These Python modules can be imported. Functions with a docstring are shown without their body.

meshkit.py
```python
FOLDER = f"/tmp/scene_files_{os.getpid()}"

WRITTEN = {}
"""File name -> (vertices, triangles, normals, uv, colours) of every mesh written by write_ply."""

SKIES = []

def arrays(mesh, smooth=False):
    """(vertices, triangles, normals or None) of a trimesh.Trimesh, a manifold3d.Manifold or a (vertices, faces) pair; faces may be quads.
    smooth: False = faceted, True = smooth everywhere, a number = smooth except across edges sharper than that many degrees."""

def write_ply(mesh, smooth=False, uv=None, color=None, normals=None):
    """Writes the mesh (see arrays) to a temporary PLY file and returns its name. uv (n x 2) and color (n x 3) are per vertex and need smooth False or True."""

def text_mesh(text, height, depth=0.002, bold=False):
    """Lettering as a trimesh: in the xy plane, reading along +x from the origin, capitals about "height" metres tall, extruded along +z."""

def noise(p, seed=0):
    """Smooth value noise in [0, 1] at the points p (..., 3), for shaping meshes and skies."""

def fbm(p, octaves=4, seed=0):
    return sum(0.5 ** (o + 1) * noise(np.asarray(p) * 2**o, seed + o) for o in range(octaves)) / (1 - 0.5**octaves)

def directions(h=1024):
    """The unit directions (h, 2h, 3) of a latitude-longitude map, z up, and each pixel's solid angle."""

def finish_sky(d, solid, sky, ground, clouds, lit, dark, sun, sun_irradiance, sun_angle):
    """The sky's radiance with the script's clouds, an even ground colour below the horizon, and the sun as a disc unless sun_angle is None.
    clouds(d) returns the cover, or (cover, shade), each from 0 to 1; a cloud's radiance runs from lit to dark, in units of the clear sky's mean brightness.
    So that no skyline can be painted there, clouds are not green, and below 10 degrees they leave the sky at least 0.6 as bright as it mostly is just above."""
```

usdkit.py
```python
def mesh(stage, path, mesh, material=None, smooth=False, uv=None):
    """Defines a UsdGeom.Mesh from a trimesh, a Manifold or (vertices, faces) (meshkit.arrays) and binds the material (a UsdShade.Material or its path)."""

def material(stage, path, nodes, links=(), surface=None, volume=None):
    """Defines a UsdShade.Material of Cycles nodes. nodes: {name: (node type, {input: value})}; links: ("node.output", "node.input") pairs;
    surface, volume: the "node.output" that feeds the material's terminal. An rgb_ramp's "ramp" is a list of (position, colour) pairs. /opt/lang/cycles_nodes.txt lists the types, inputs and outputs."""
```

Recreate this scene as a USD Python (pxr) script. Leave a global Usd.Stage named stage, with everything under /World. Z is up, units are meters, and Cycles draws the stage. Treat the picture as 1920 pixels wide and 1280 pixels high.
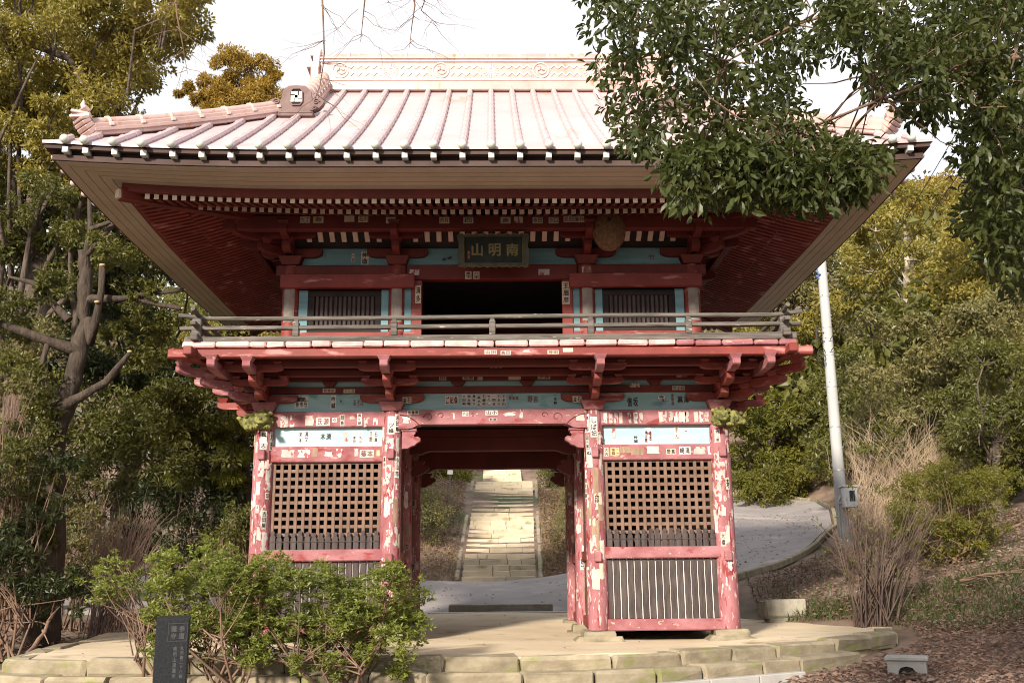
import math, glob, random
import numpy as np, trimesh, shapely, usdkit, meshkit
from shapely.geometry import Polygon, box as sbox
from shapely import affinity
from scipy.interpolate import RBFInterpolator
from scipy.spatial.transform import Rotation as Rot
from pxr import Usd, UsdGeom, UsdLux, UsdShade, Gf, Sdf, Vt

stage = Usd.Stage.CreateInMemory()
UsdGeom.SetStageUpAxis(stage, 'Z'); UsdGeom.SetStageMetersPerUnit(stage, 1.0)
world = UsdGeom.Xform.Define(stage, '/World'); stage.SetDefaultPrim(world.GetPrim())

# ------------------------------------------------------------------ camera, sky, sun, exposure
FPX, PITCH, YAW, ROLL, CAM = 1913.4, .2304, .0198, -.0098, np.array([0., -14.617, .669])
EXPOSURE = 1.08
SUN_EL, SUN_AZ = math.radians(24), math.radians(25)          # azimuth: to the left of the camera's back
SUN_DIR = np.array([-math.sin(SUN_AZ) * math.cos(SUN_EL), -math.cos(SUN_AZ) * math.cos(SUN_EL), math.sin(SUN_EL)])
SUN_I, SKY_S = 1.05, .10
def cam_axes():
    cy, sy, cp, sp = math.cos(YAW), math.sin(YAW), math.cos(PITCH), math.sin(PITCH)
    fw = np.array([sy * cp, cy * cp, sp]); r0 = np.array([cy, -sy, 0]); u0 = np.cross(r0, fw)
    cr, sr = math.cos(ROLL), math.sin(ROLL)
    return cr * r0 + sr * u0, -sr * r0 + cr * u0, fw
CR, CU, CF = cam_axes()
cam = UsdGeom.Camera.Define(stage, '/World/camera')
M4 = np.eye(4); M4[0, :3] = CR; M4[1, :3] = CU; M4[2, :3] = -CF; M4[3, :3] = CAM
cam.AddTransformOp().Set(Gf.Matrix4d(*M4.ravel().tolist()))
cam.CreateHorizontalApertureAttr(22.2); cam.CreateVerticalApertureAttr(22.2 * 682 / 1024)
cam.CreateFocalLengthAttr(FPX / 1920 * 22.2); cam.CreateClippingRangeAttr(Gf.Vec2f(.1, 3000))
cam.CreateExposureAttr(EXPOSURE)
sun = UsdLux.DistantLight.Define(stage, '/World/sun')
sun.CreateNormalizeAttr(True); sun.CreateIntensityAttr(SUN_I); sun.CreateAngleAttr(6.); sun.CreateColorAttr(Gf.Vec3f(1, .90, .76))
zax = SUN_DIR; xax = np.cross([0, 0, 1.], zax); xax /= np.linalg.norm(xax); yax = np.cross(zax, xax)
S4 = np.eye(4); S4[0, :3], S4[1, :3], S4[2, :3] = xax, yax, zax
sun.AddTransformOp().Set(Gf.Matrix4d(*S4.ravel().tolist()))
dome = UsdLux.DomeLight.Define(stage, '/World/sky')
dome.CreateIntensityAttr(1.0)
usdkit.material(stage, '/World/Looks/sky', {
    'sky': ('sky_texture', {'sky_type': 'single_scattering', 'sun_disc': False, 'sun_elevation': SUN_EL,
                            'sun_rotation': math.atan2(SUN_DIR[0], SUN_DIR[1]), 'aerosol_density': 2.0}),
    'tc': ('texture_coordinate', {}), 'mp': ('mapping', {'scale': (1, 1, 2.2)}),
    'n': ('noise_texture', {'scale': 2.3, 'detail': 6, 'roughness': .6}),
    'r': ('rgb_ramp', {'ramp': [(0, (.5,) * 3), (.4, (.76,) * 3), (.62, (1,) * 3)]}),
    'mx': ('mix', {'color2': (6.1, 6.1, 6.35)}),
    'bg': ('background_shader', {'strength': SKY_S})},
    [('tc.generated', 'mp.vector'), ('mp.vector', 'n.vector'), ('n.fac', 'r.fac'), ('r.color', 'mx.fac'), ('sky.color', 'mx.color1'), ('mx.color', 'bg.color')],
    surface='bg.background')
UsdShade.MaterialBindingAPI.Apply(dome.GetPrim()).Bind(UsdShade.Material.Get(stage, '/World/Looks/sky'))
dome.GetPrim().SetCustomDataByKey('kind', 'structure')

def at(px, py, Y):
    """The point at depth Y seen at a pixel of the 1920-wide photograph."""
    d = CF + CR * (px - 960) / FPX - CU * (py - 640) / FPX
    return CAM + d * (Y - CAM[1]) / d[1]
def proj(P):
    d = np.asarray(P, float) - CAM; z = d @ CF
    return np.stack([960 + FPX * (d @ CR) / z, 640 - FPX * (d @ CU) / z], -1)

# ------------------------------------------------------------------ scene helpers
used = {}
def path_for(name, parent):
    base = str(parent.GetPath()) if parent is not None else '/World'
    k = used.get((base, name), 0); used[(base, name)] = k + 1
    return f'{base}/{name}' + (f'_{k:03d}' if k else '')
def tag(p, label=None, cat=None, group=None, kind=None):
    p = p.GetPrim() if hasattr(p, 'GetPrim') else p
    for k, v in (('label', label), ('category', cat), ('group', group), ('kind', kind)):
        if v: p.SetCustomDataByKey(k, v)
    return p
def thing(name, label, cat, loc=(0, 0, 0), rz=0, group=None, kind=None, scale=None):
    x = UsdGeom.Xform.Define(stage, path_for(name, None))
    x.AddTranslateOp().Set(Gf.Vec3d(*map(float, loc)))
    if rz: x.AddRotateZOp().Set(float(rz))
    if scale is not None: x.AddScaleOp().Set(Gf.Vec3f(*np.broadcast_to(scale, 3).astype(float).tolist()))
    return tag(x, label, cat, group, kind)
def obj(name, mesh, mat, parent=None, smooth=False, label=None, cat=None, group=None, kind=None):
    m = usdkit.mesh(stage, path_for(name, parent), mesh, mat, smooth=smooth)
    return tag(m, label, cat, group, kind)
def sub(name, parent):
    return UsdGeom.Xform.Define(stage, path_for(name, parent)).GetPrim()

class MB:
    """Collects pieces into one mesh."""
    def __init__(s): s.v, s.f, s.n = [], [], 0
    def add(s, v, f):
        v = np.asarray(v, float); f = np.asarray(f, int)
        if f.ndim == 2 and f.shape[1] == 4: f = np.vstack([f[:, [0, 1, 2]], f[:, [0, 2, 3]]])
        s.v.append(v); s.f.append(f + s.n); s.n += len(v); return s
    def tm(s, m): return s.add(m.vertices, m.faces)
    def out(s): return (np.vstack(s.v), np.vstack(s.f))

CUBE_F = []
def cbox(c, size, ch=.008, rot=None):
    """A box with chamfered edges: (vertices, faces)."""
    c, h = np.asarray(c, float), np.asarray(size, float) / 2
    ch = min(ch, h.min() * .45)
    pts = []
    for sx in (-1, 1):
        for sy in (-1, 1):
            for sz in (-1, 1):
                s = np.array([sx, sy, sz])
                for k in range(3):
                    q = s * (h - ch); q[k] = s[k] * h[k]; pts.append(q)
    pts = np.array(pts)
    if not CUBE_F:
        ref = np.array([np.where(np.arange(3) == k, q, q * .8) for q in (np.array([a, b, d], float) for a in (-1, 1) for b in (-1, 1) for d in (-1, 1)) for k in range(3)])
        hull = trimesh.convex.convex_hull(ref)
        idx = np.array([np.argmin(((ref - v) ** 2).sum(1)) for v in hull.vertices])
        CUBE_F.append(idx[hull.faces])
    if rot is not None: pts = pts @ rot.T
    return pts + c, CUBE_F[0]
def b2(x0, x1, y0, y1, z0, z1, ch=.008):
    return cbox(((x0 + x1) / 2, (y0 + y1) / 2, (z0 + z1) / 2), (x1 - x0, y1 - y0, z1 - z0), ch)
def rz(a): return Rot.from_euler('z', a).as_matrix()
def bar(p0, p1, w, h, ch=.006):
    """A squared bar from p0 to p1, w across and h high."""
    p0, p1 = np.asarray(p0, float), np.asarray(p1, float); d = p1 - p0; L = np.linalg.norm(d); d /= L
    up = np.array([0, 0, 1.]) if abs(d[2]) < .95 else np.array([0, 1., 0])
    s = np.cross(d, up); s /= np.linalg.norm(s); u = np.cross(s, d)
    return cbox((p0 + p1) / 2, (L, w, h), ch, np.stack([d, s, u], 1))
def tube(path, radii, n=8, caps=True):
    p = np.asarray(path, float); r = np.broadcast_to(np.asarray(radii, float), len(p))
    t = np.gradient(p, axis=0); t /= np.linalg.norm(t, axis=1, keepdims=True) + 1e-12
    a = np.array([0, 0, 1.]) if abs(t[0, 2]) < .9 else np.array([1., 0, 0])
    vs = []; nrm = np.cross(t[0], a); nrm /= np.linalg.norm(nrm)
    ang = np.arange(n) / n * 2 * np.pi
    for k in range(len(p)):
        nrm = nrm - t[k] * (nrm @ t[k]); nrm /= np.linalg.norm(nrm); bn = np.cross(t[k], nrm)
        vs.append(p[k] + r[k] * (np.cos(ang)[:, None] * nrm + np.sin(ang)[:, None] * bn))
    v = np.vstack(vs); f = []
    i = np.arange(n); j = (i + 1) % n
    for k in range(len(p) - 1):
        f.append(np.stack([k * n + i, k * n + j, (k + 1) * n + j, (k + 1) * n + i], 1))
    f = np.vstack(f); f = np.vstack([f[:, [0, 1, 2]], f[:, [0, 2, 3]]])
    if caps:
        m = len(v); v = np.vstack([v, p[:1], p[-1:]]); b = (len(p) - 1) * n
        f = np.vstack([f, np.stack([np.full(n, m), j, i], 1), np.stack([np.full(n, m + 1), b + i, b + j], 1)])
    return v, f
def lathe(profile, c=(0, 0, 0), n=20):
    pr = np.asarray(profile, float); ang = np.arange(n) / n * 2 * np.pi
    v = np.stack([np.outer(pr[:, 0], np.cos(ang)), np.outer(pr[:, 0], np.sin(ang)), np.repeat(pr[:, 1:2], n, 1)], -1).reshape(-1, 3) + c
    i = np.arange(n); j = (i + 1) % n
    f = np.vstack([np.stack([k * n + i, k * n + j, (k + 1) * n + j, (k + 1) * n + i], 1) for k in range(len(pr) - 1)])
    return v, f
def ext(poly, y0, y1):
    """Extrudes a polygon given in x,z along y from y0 to y1."""
    if not isinstance(poly, (Polygon,)): poly = Polygon(poly)
    if not poly.is_valid: poly = poly.buffer(0)
    m = trimesh.creation.extrude_polygon(poly, abs(y1 - y0), engine='earcut')
    v = np.array(m.vertices); v = np.stack([v[:, 0], max(y0, y1) - v[:, 2], v[:, 1]], 1)
    return v, m.faces
def ext_x(poly, x0, x1):
    """Extrudes a polygon given in y,z along x."""
    m = trimesh.creation.extrude_polygon(Polygon(poly).buffer(0), abs(x1 - x0), engine='earcut')
    v = np.array(m.vertices); v = np.stack([v[:, 2] + min(x0, x1), v[:, 0], v[:, 1]], 1)
    return v, m.faces
def mirror(vf):
    v, f = vf; return np.asarray(v) * [-1, 1, 1], np.asarray(f)[:, ::-1]
def merged(*parts):
    m = MB()
    for v, f in parts: m.add(v, f)
    return m.out()
def icos(c, r, sub_=2):
    m = trimesh.creation.icosphere(sub_, 1.0); return np.array(m.vertices) * np.asarray(r) + c, np.array(m.faces)

# ------------------------------------------------------------------ lettering
FONT = None
GLYPHS = {}
def glyph(ch, bold=True):
    """A character as a flat polygon in a unit square."""
    global FONT
    if ch in GLYPHS: return GLYPHS[ch]
    from PIL import Image, ImageDraw, ImageFont
    if FONT is None:
        f = glob.glob('/opt/blender-*/*/datafiles/fonts/Noto Sans CJK Regular.woff2') or glob.glob('/opt/blender-*/*/datafiles/fonts/Inter.woff2')
        FONT = ImageFont.truetype(f[0], 40)
    im = Image.new('L', (52, 64)); ImageDraw.Draw(im).text((6, 0), ch, 255, FONT, stroke_width=1)
    a = np.asarray(im) > 110
    ys, xs = np.nonzero(a)
    if len(ys) == 0: return None
    on = np.pad(a, ((0, 0), (1, 1))).astype(np.int8)
    rows, st = np.nonzero(np.diff(on, axis=1) == 1); en = np.nonzero(np.diff(on, axis=1) == -1)[1]
    g = shapely.union_all(shapely.box(st, -rows - 1, en, -rows)).buffer(.4).buffer(-.4).simplify(.8)
    cx, cy, s = (xs.min() + xs.max() + 1) / 2, -(ys.min() + ys.max() + 1) / 2, max(np.ptp(xs) + 1, np.ptp(ys) + 1)
    g = affinity.scale(affinity.translate(g, -cx, -cy), 1 / s, 1 / s, origin=(0, 0))
    V, F, n = [], [], 0
    for q in getattr(g, 'geoms', [g]):
        if q.area < 1e-5: continue
        v, f = trimesh.creation.triangulate_polygon(q, engine='earcut'); V.append(v); F.append(f + n); n += len(v)
    GLYPHS[ch] = (np.vstack(V), np.vstack(F)); return GLYPHS[ch]
def text_block(text, w, h, vertical, fill=.86):
    """Characters filling a w x h rectangle centred on the origin: 2-D vertices and faces."""
    n = len(text); V, F, k0 = [], [], 0
    for k, ch in enumerate(text):
        g = glyph(ch)
        if g is None: continue
        cell = (w, h / n) if vertical else (w / n, h)
        c = (0, h / 2 - (k + .5) * h / n) if vertical else (-w / 2 + (k + .5) * w / n, 0)
        V.append(g[0] * np.array(cell) * fill + c); F.append(g[1] + k0); k0 += len(g[0])
    return (np.vstack(V), np.vstack(F)) if V else None

# ------------------------------------------------------------------ materials
LOOK = {}
def mat(name, c1, c2, scale=3., stretch=(1, 1, 1), lo=.35, hi=.65, rough=.7, bump=.15, bscale=40., bdist=.01, patch=None, patch2=None, metallic=0., spec=.4, detail=5, world_pos=False, island=0.):
    """A weathered surface: two tones by noise, optional patches (colour, scale, stretch, threshold, softness), fine relief."""
    src = 'geo.position' if world_pos else 'tc.object'
    nd = {'tc': ('texture_coordinate', {}), 'geo': ('geometry', {}), 'm': ('mapping', {'scale': stretch}), 'n': ('noise_texture', {'scale': scale, 'detail': detail, 'roughness': .6}),
          'r': ('rgb_ramp', {'ramp': [(lo, c1), (hi, c2)]}),
          'p': ('principled_bsdf', {'roughness': rough, 'metallic': metallic, 'specular_ior_level': spec}),
          'bn': ('noise_texture', {'scale': bscale, 'detail': 4, 'roughness': .65}), 'b': ('bump', {'strength': bump, 'distance': bdist})}
    lk = [(src, 'm.vector'), ('m.vector', 'n.vector'), ('n.fac', 'r.fac'), ('m.vector', 'bn.vector'), ('bn.fac', 'b.height'), ('b.normal', 'p.normal')]
    last = 'r.color'
    for q, pt in enumerate((patch, patch2)):
        if pt is None: continue
        col, sc, st, th, soft = pt; a = f'q{q}'
        nd[a + 'm'] = ('mapping', {'scale': st, 'location': (3.1 * q + 1, 1.7, 4.2)}); nd[a + 'n'] = ('noise_texture', {'scale': sc, 'detail': 4, 'roughness': .55})
        nd[a + 'r'] = ('rgb_ramp', {'ramp': [(th, (0,) * 3), (th + soft, (1,) * 3)]}); nd[a + 'x'] = ('mix', {'color2': col})
        lk += [(src, a + 'm.vector'), (a + 'm.vector', a + 'n.vector'), (a + 'n.fac', a + 'r.fac'), (a + 'r.color', a + 'x.fac'), (last, a + 'x.color1')]
        last = a + 'x.color'
    if island:
        nd['ir'] = ('rgb_ramp', {'ramp': [(0, (1 - island,) * 3), (1, (1 + island,) * 3)]}); nd['ix'] = ('mix', {'mix_type': 'multiply', 'fac': 1.})
        nd['oi'] = ('object_info', {}); nd['ia'] = ('math', {'math_type': 'add'}); nd['if'] = ('math', {'math_type': 'fraction'})
        lk += [('geo.random_per_island', 'ia.value1'), ('oi.random', 'ia.value2'), ('ia.value', 'if.value1'), ('if.value', 'ir.fac'), (last, 'ix.color1'), ('ir.color', 'ix.color2')]
        last = 'ix.color'
    lk.append((last, 'p.base_color'))
    LOOK[name] = usdkit.material(stage, '/World/Looks/' + name, nd, lk, surface='p.BSDF'); return LOOK[name]
def leafmat(name, cols, trans=.35, rough=.45, big=.5, spec=.4):
    """Leaves: tone per leaf and per clump, some light through."""
    n = len(cols)
    nd = {'geo': ('geometry', {}), 'tc': ('texture_coordinate', {}), 'n': ('noise_texture', {'scale': big, 'detail': 3}),
          'a': ('math', {'math_type': 'multiply_add', 'value2': .62, 'value3': -.12}), 'c': ('math', {'math_type': 'multiply_add', 'value2': .62}),
          'r': ('rgb_ramp', {'ramp': [(k / (n - 1), c) for k, c in enumerate(cols)]}),
          'p': ('principled_bsdf', {'roughness': rough, 'specular_ior_level': spec}), 't': ('translucent_bsdf', {}), 'h': ('hsv', {'value': 1.25, 'saturation': 1.1}), 'x': ('mix_closure', {'fac': trans})}
    lk = [('tc.object', 'n.vector'), ('geo.random_per_island', 'a.value1'), ('n.fac', 'c.value1'), ('a.value', 'c.value3'), ('c.value', 'r.fac'), ('r.color', 'p.base_color'), ('r.color', 'h.color'), ('h.color', 't.color'), ('p.BSDF', 'x.closure1'), ('t.BSDF', 'x.closure2')]
    LOOK[name] = usdkit.material(stage, '/World/Looks/' + name, nd, lk, surface='x.closure'); return LOOK[name]

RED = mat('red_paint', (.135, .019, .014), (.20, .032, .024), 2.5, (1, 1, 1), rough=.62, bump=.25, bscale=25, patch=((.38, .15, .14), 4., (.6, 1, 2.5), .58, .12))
DRED = mat('deep_red_paint', (.085, .012, .009), (.128, .018, .013), 2.5, rough=.65, bump=.25, bscale=25)  # the same red, darkened in the colour for timbers in shade
PINK = mat('faded_lit_red_paint', (.19, .052, .058), (.32, .14, .152), 3.2, (1, 1, 1.6), lo=.3, hi=.7, detail=8, rough=.75, bump=.4, bscale=30, patch=((.34, .26, .20), 7., (1.2, 2.5, 2.5), .64, .03), patch2=((.20, .032, .03), 4., (1., 1.5, 2.2), .58, .10))  # faded red; its pink also carries the sunlit tone in the colour
COLM = mat('papered_column_paint', (.195, .052, .058), (.33, .145, .158), 3.2, (1.6, 1.6, .6), lo=.3, hi=.7, detail=8, rough=.75, bump=.3, bscale=30, patch=((.19, .025, .022), 5., (3, 3, .7), .56, .06), patch2=((.47, .36, .34), 7., (4.5, 4.5, 1.0), .595, .04))
CHALK = mat('chalky_pink_paint', (.55, .27, .26), (.66, .40, .39), 6, rough=.8, bump=.5, bscale=40, patch=((.5, .42, .3), 9, (1, 1, 1), .66, .05))
TEAL = mat('teal_panel', (.10, .205, .23), (.16, .29, .325), 2., (.5, 1, 4), rough=.7, bump=.2, bscale=30)  # panel paint darkened in the colour for the shaded upper storey
MIDT = mat('lit_teal_panel', (.20, .345, .37), (.30, .44, .455), 2., (.5, 1, 4), rough=.75, bump=.25, bscale=30, patch=((.13, .25, .28), 3, (1, 1, 2), .58, .12))  # panel teal lightened in the colour to stand in for sunlight
PALE = mat('pale_blue_panel', (.27, .43, .46), (.36, .51, .525), 2., (.4, 1, 5), rough=.75, bump=.25, bscale=30, patch=((.2, .38, .43), 3, (1, 1, 2), .6, .12))  # same panel paint, faded and also paler to carry its sunlit tone
GREYW = mat('weathered_grey_wood', (.065, .055, .048), (.145, .128, .113), 3., (.6, 6, 8), rough=.85, bump=.7, bscale=12, patch=((.045, .04, .036), 4, (.5, 8, 10), .58, .06), patch2=((.36, .34, .29), 6, (.8, 3, 5), .66, .03))
BROWNW = mat('brown_lattice_wood', (.115, .066, .045), (.18, .108, .077), 4., (1, 1, 1), rough=.75, bump=.35, bscale=30)
DARKW = mat('dark_picket_wood', (.032, .022, .021), (.07, .052, .05), 4., (4, 4, .7), rough=.75, bump=.5, bscale=20)
WALLW = mat('dark_wall_boards', (.08, .035, .022), (.15, .07, .045), 3., (3, 3, .6), rough=.8, bump=.3)
BLACK = mat('black_wood_and_shade', (.012, .010, .009), (.025, .019, .016), 3., rough=.85)  # black wood; near-black also stands in for shade in rooms, recesses and holes
WHITE = mat('white_paint', (.66, .63, .58), (.78, .76, .72), 5, rough=.6, bump=.1)
CREAM = mat('cream_rafter_end_paint', (.52, .43, .34), (.62, .53, .43), 8, rough=.7)
SOFFIT = mat('beige_soffit_metal', (.35, .285, .22), (.41, .345, .27), 1.2, rough=.5, bump=.08, bscale=8)
SOFFGAP = mat('soffit_joint', (.06, .045, .03), (.08, .06, .04), 3)
ROOF = mat('roof_sheet_metal', (.37, .275, .28), (.44, .335, .34), .8, (1, 1, 1), rough=.48, bump=.08, bscale=4, bdist=.03, spec=.5, patch=((.33, .18, .12), 1.2, (1, .4, .4), .64, .1))
ROOFR = mat('ridge_metal', (.34, .215, .19), (.44, .30, .27), 2.5, rough=.36, bump=.1, spec=.8, patch=((.36, .16, .07), 5, (2, 2, .6), .6, .1))
RIDGEW = mat('ridge_relief_paint', (.52, .42, .385), (.60, .50, .46), 4, rough=.5)
ONI = mat('ornament_metal', (.12, .078, .074), (.19, .13, .122), 4, rough=.72, bump=.15, spec=.2)
FASC = mat('brown_fascia_metal', (.050, .031, .027), (.080, .053, .047), 1.5, rough=.78, bump=.08, spec=.15)
CAP = mat('pale_cap_metal', (.40, .41, .37), (.50, .51, .46), 8, rough=.45, bump=.05)
MOSS = mat('mossy_carving_paint', (.05, .055, .014), (.21, .20, .055), 14, rough=.85, bump=.6, bscale=30, lo=.4, hi=.6, patch=((.20, .05, .03), 6, (1, 1, 1), .66, .06))
PAPERS = [mat('paper_white', (.52, .48, .45), (.64, .60, .56), 12, rough=.85), mat('paper_grey', (.36, .33, .30), (.46, .43, .39), 10, rough=.85, patch=((.28, .25, .22), 16, (1, 1, 2), .58, .1)),
          mat('paper_tan', (.44, .36, .27), (.55, .47, .37), 10, rough=.85), mat('paper_pinkish', (.56, .33, .29), (.68, .50, .46), 14, rough=.85), mat('bare_board_wood', (.20, .13, .085), (.29, .20, .14), 5, (5, 5, 1), rough=.8), mat('paper_yellow', (.58, .40, .16), (.66, .5, .24), 10, rough=.85), mat('old_dusty_paper', (.17, .15, .13), (.25, .225, .20), 7, rough=.9),
          mat('torn_white_paper', (.46, .42, .39), (.58, .53, .50), 9, rough=.85, patch=((.30, .085, .09), 11., (1.6, 1.6, 1), .53, .03)), mat('torn_grey_paper', (.33, .29, .27), (.43, .39, .36), 9, rough=.85, patch=((.27, .075, .08), 11., (1.6, 1.6, 1), .54, .03))]
INK = mat('black_ink', (.015, .013, .012), (.03, .026, .024), 6, rough=.6)
BINK = mat('faded_brown_ink', (.12, .055, .045), (.18, .09, .075), 6, rough=.7)
GOLD = mat('dull_gold_leaf', (.10, .08, .018), (.16, .125, .035), 8, rough=.5, metallic=.0)
PLAQ = mat('dark_plaque_lacquer', (.018, .022, .02), (.035, .04, .034), 4, rough=.9, spec=.1)
NEST = mat('papery_nest', (.10, .053, .028), (.18, .105, .055), 22, rough=.9, bump=.8, bscale=30)
SAND = mat('sandy_earth', (.45, .355, .235), (.55, .455, .32), .9, (1, 1, 1), rough=.95, bump=.35, bscale=30, detail=7, patch=((.27, .20, .125), 1.7, (1, 1, 1), .58, .14), patch2=((.22, .21, .08), 1.1, (1, 1, 1), .64, .1))
KERB = mat('kerb_sandstone', (.15, .122, .08), (.29, .245, .17), 4, lo=.3, hi=.7, detail=8, stretch=(1, 1, 1.5), rough=.92, bump=.6, bscale=22, island=.14, patch=((.17, .17, .06), 2.2, (1, 1, 2), .56, .12))
STAIR = mat('stair_sandstone', (.40, .335, .235), (.49, .42, .31), 2.2, rough=.92, bump=.4, bscale=18, island=.14, patch=((.22, .19, .11), 1.6, (1, 1, 2), .60, .1))
ASPH = mat('old_asphalt', (.18, .16, .152), (.26, .232, .222), .9, lo=.3, hi=.7, detail=9, rough=.9, bump=.4, bscale=60, patch=((.12, .108, .10), 1.6, (1, 1, 1), .66, .06), patch2=((.30, .26, .235), .7, (1, 1, 1), .56, .1))
SOIL = mat('forest_floor', (.085, .056, .04), (.21, .145, .105), 1.3, rough=.95, bump=.6, bscale=14, detail=8, patch=((.045, .06, .016), .35, (1, 1, 1), .54, .1))
CONC = mat('pale_concrete', (.26, .25, .235), (.35, .335, .31), 3, rough=.85, bump=.25, bscale=40)
STONE = mat('grey_stone', (.20, .185, .15), (.32, .29, .23), 5, rough=.9, bump=.5, bscale=25)
GRANITE = mat('polished_black_granite', (.010, .011, .013), (.020, .022, .025), 60, rough=.4, bump=0.02, spec=.2)
ENGR = mat('engraved_letter', (.03, .03, .03), (.05, .05, .05), 9, rough=.7)
POLEM = mat('pole_concrete', (.31, .31, .305), (.38, .38, .375), 2.5, (1, 1, .3), rough=.8, bump=.1)
STEEL = mat('galvanised_steel', (.42, .43, .43), (.5, .5, .5), 5, rough=.4, metallic=.6)
BOXM = mat('meter_box_paint', (.55, .57, .56), (.62, .63, .62), 3, rough=.5)
GLASSD = mat('meter_window', (.02, .022, .025), (.03, .032, .035), 3, rough=.1)
CABLE = mat('black_cable', (.012, .012, .012), (.02, .02, .02), 3, rough=.6)
BLUEI = mat('blue_insulator', (.03, .13, .45), (.05, .18, .55), 3, rough=.4)
BARK = mat('grey_brown_bark', (.05, .036, .028), (.125, .095, .075), 4, (3, 3, .6), rough=.95, bump=1., bscale=7, bdist=.04)
BARKD = mat('dark_bark', (.03, .022, .017), (.075, .054, .04), 4, (3, 3, .6), rough=.95, bump=1., bscale=7, bdist=.04)
BARKP = mat('pale_bark', (.30, .25, .19), (.42, .36, .28), 4, (2, 2, .6), rough=.9, bump=.4)
SAWN = mat('sawn_end_wood', (.34, .23, .12), (.46, .34, .2), 9, rough=.9)
TWIG = mat('dry_red_twig', (.17, .105, .08), (.30, .21, .17), 3, rough=.85)
TWIGM = mat('dark_reddish_stem', (.06, .038, .03), (.135, .092, .072), 3, rough=.85)
TWIGD = mat('brown_stem', (.10, .06, .04), (.20, .125, .085), 3, rough=.85)
STRAW = mat('dry_straw', (.24, .175, .115), (.37, .285, .20), 3, rough=.9, island=.35)
LSUN = leafmat('olive_gold_leaf', [(0.149, 0.134, 0.029), (0.366, 0.296, 0.07), (0.593, 0.458, 0.126)], .35)
LMID = leafmat('mid_green_leaf', [(0.063, 0.071, 0.017), (0.147, 0.133, 0.026), (0.293, 0.221, 0.04)], .3)
LDARK = leafmat('dark_green_leaf', [(0.026, 0.036, 0.012), (0.06, 0.069, 0.02), (0.108, 0.107, 0.03)], .22, .4)
LGREY = leafmat('grey_green_leaf', [(0.101, 0.097, 0.036), (0.233, 0.197, 0.069), (0.463, 0.338, 0.119)], .28)
LFRESH = leafmat('fresh_green_leaf', [(0.086, 0.094, 0.015), (0.201, 0.176, 0.027), (0.373, 0.276, 0.049)], .4)
LYEL = leafmat('yellow_green_spray', [(0.115, 0.125, 0.015), (0.229, 0.213, 0.024), (0.387, 0.314, 0.036)], .4)
LAZA = leafmat('azalea_leaf', [(0.107, 0.13, 0.028), (0.197, 0.221, 0.045), (0.304, 0.304, 0.064), (0.425, 0.365, 0.076), (0.6, 0.426, 0.064)], .35, .4, 1.2)
LOVER = leafmat('glossy_evergreen_leaf', [(0.027, 0.039, 0.01), (0.062, 0.071, 0.018), (0.128, 0.129, 0.031), (0.205, 0.175, 0.052)], .3, .42, 1.5, .3)
LCEDAR = leafmat('sunlit_cedar_leaf', [(0.227, 0.148, 0.029), (0.416, 0.277, 0.056), (0.6, 0.433, 0.096)], .3)
LITTER = leafmat('fallen_leaf', [(.13, .075, .055), (.27, .185, .145), (.42, .325, .275), (.55, .45, .40)], .15, .8, .8, .2)
LDRY = leafmat('dry_brown_leaf', [(0.172, 0.075, 0.036), (0.315, 0.163, 0.073), (0.43, 0.251, 0.109)], .3)
GRASS = leafmat('grass_blade', [(0.043, 0.063, 0.015), (0.1, 0.119, 0.027), (0.201, 0.176, 0.055)], .3)
DGRASS = leafmat('dry_grass_blade', [(.22, .16, .07), (.34, .26, .12), (.44, .35, .18)], .3)

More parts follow.
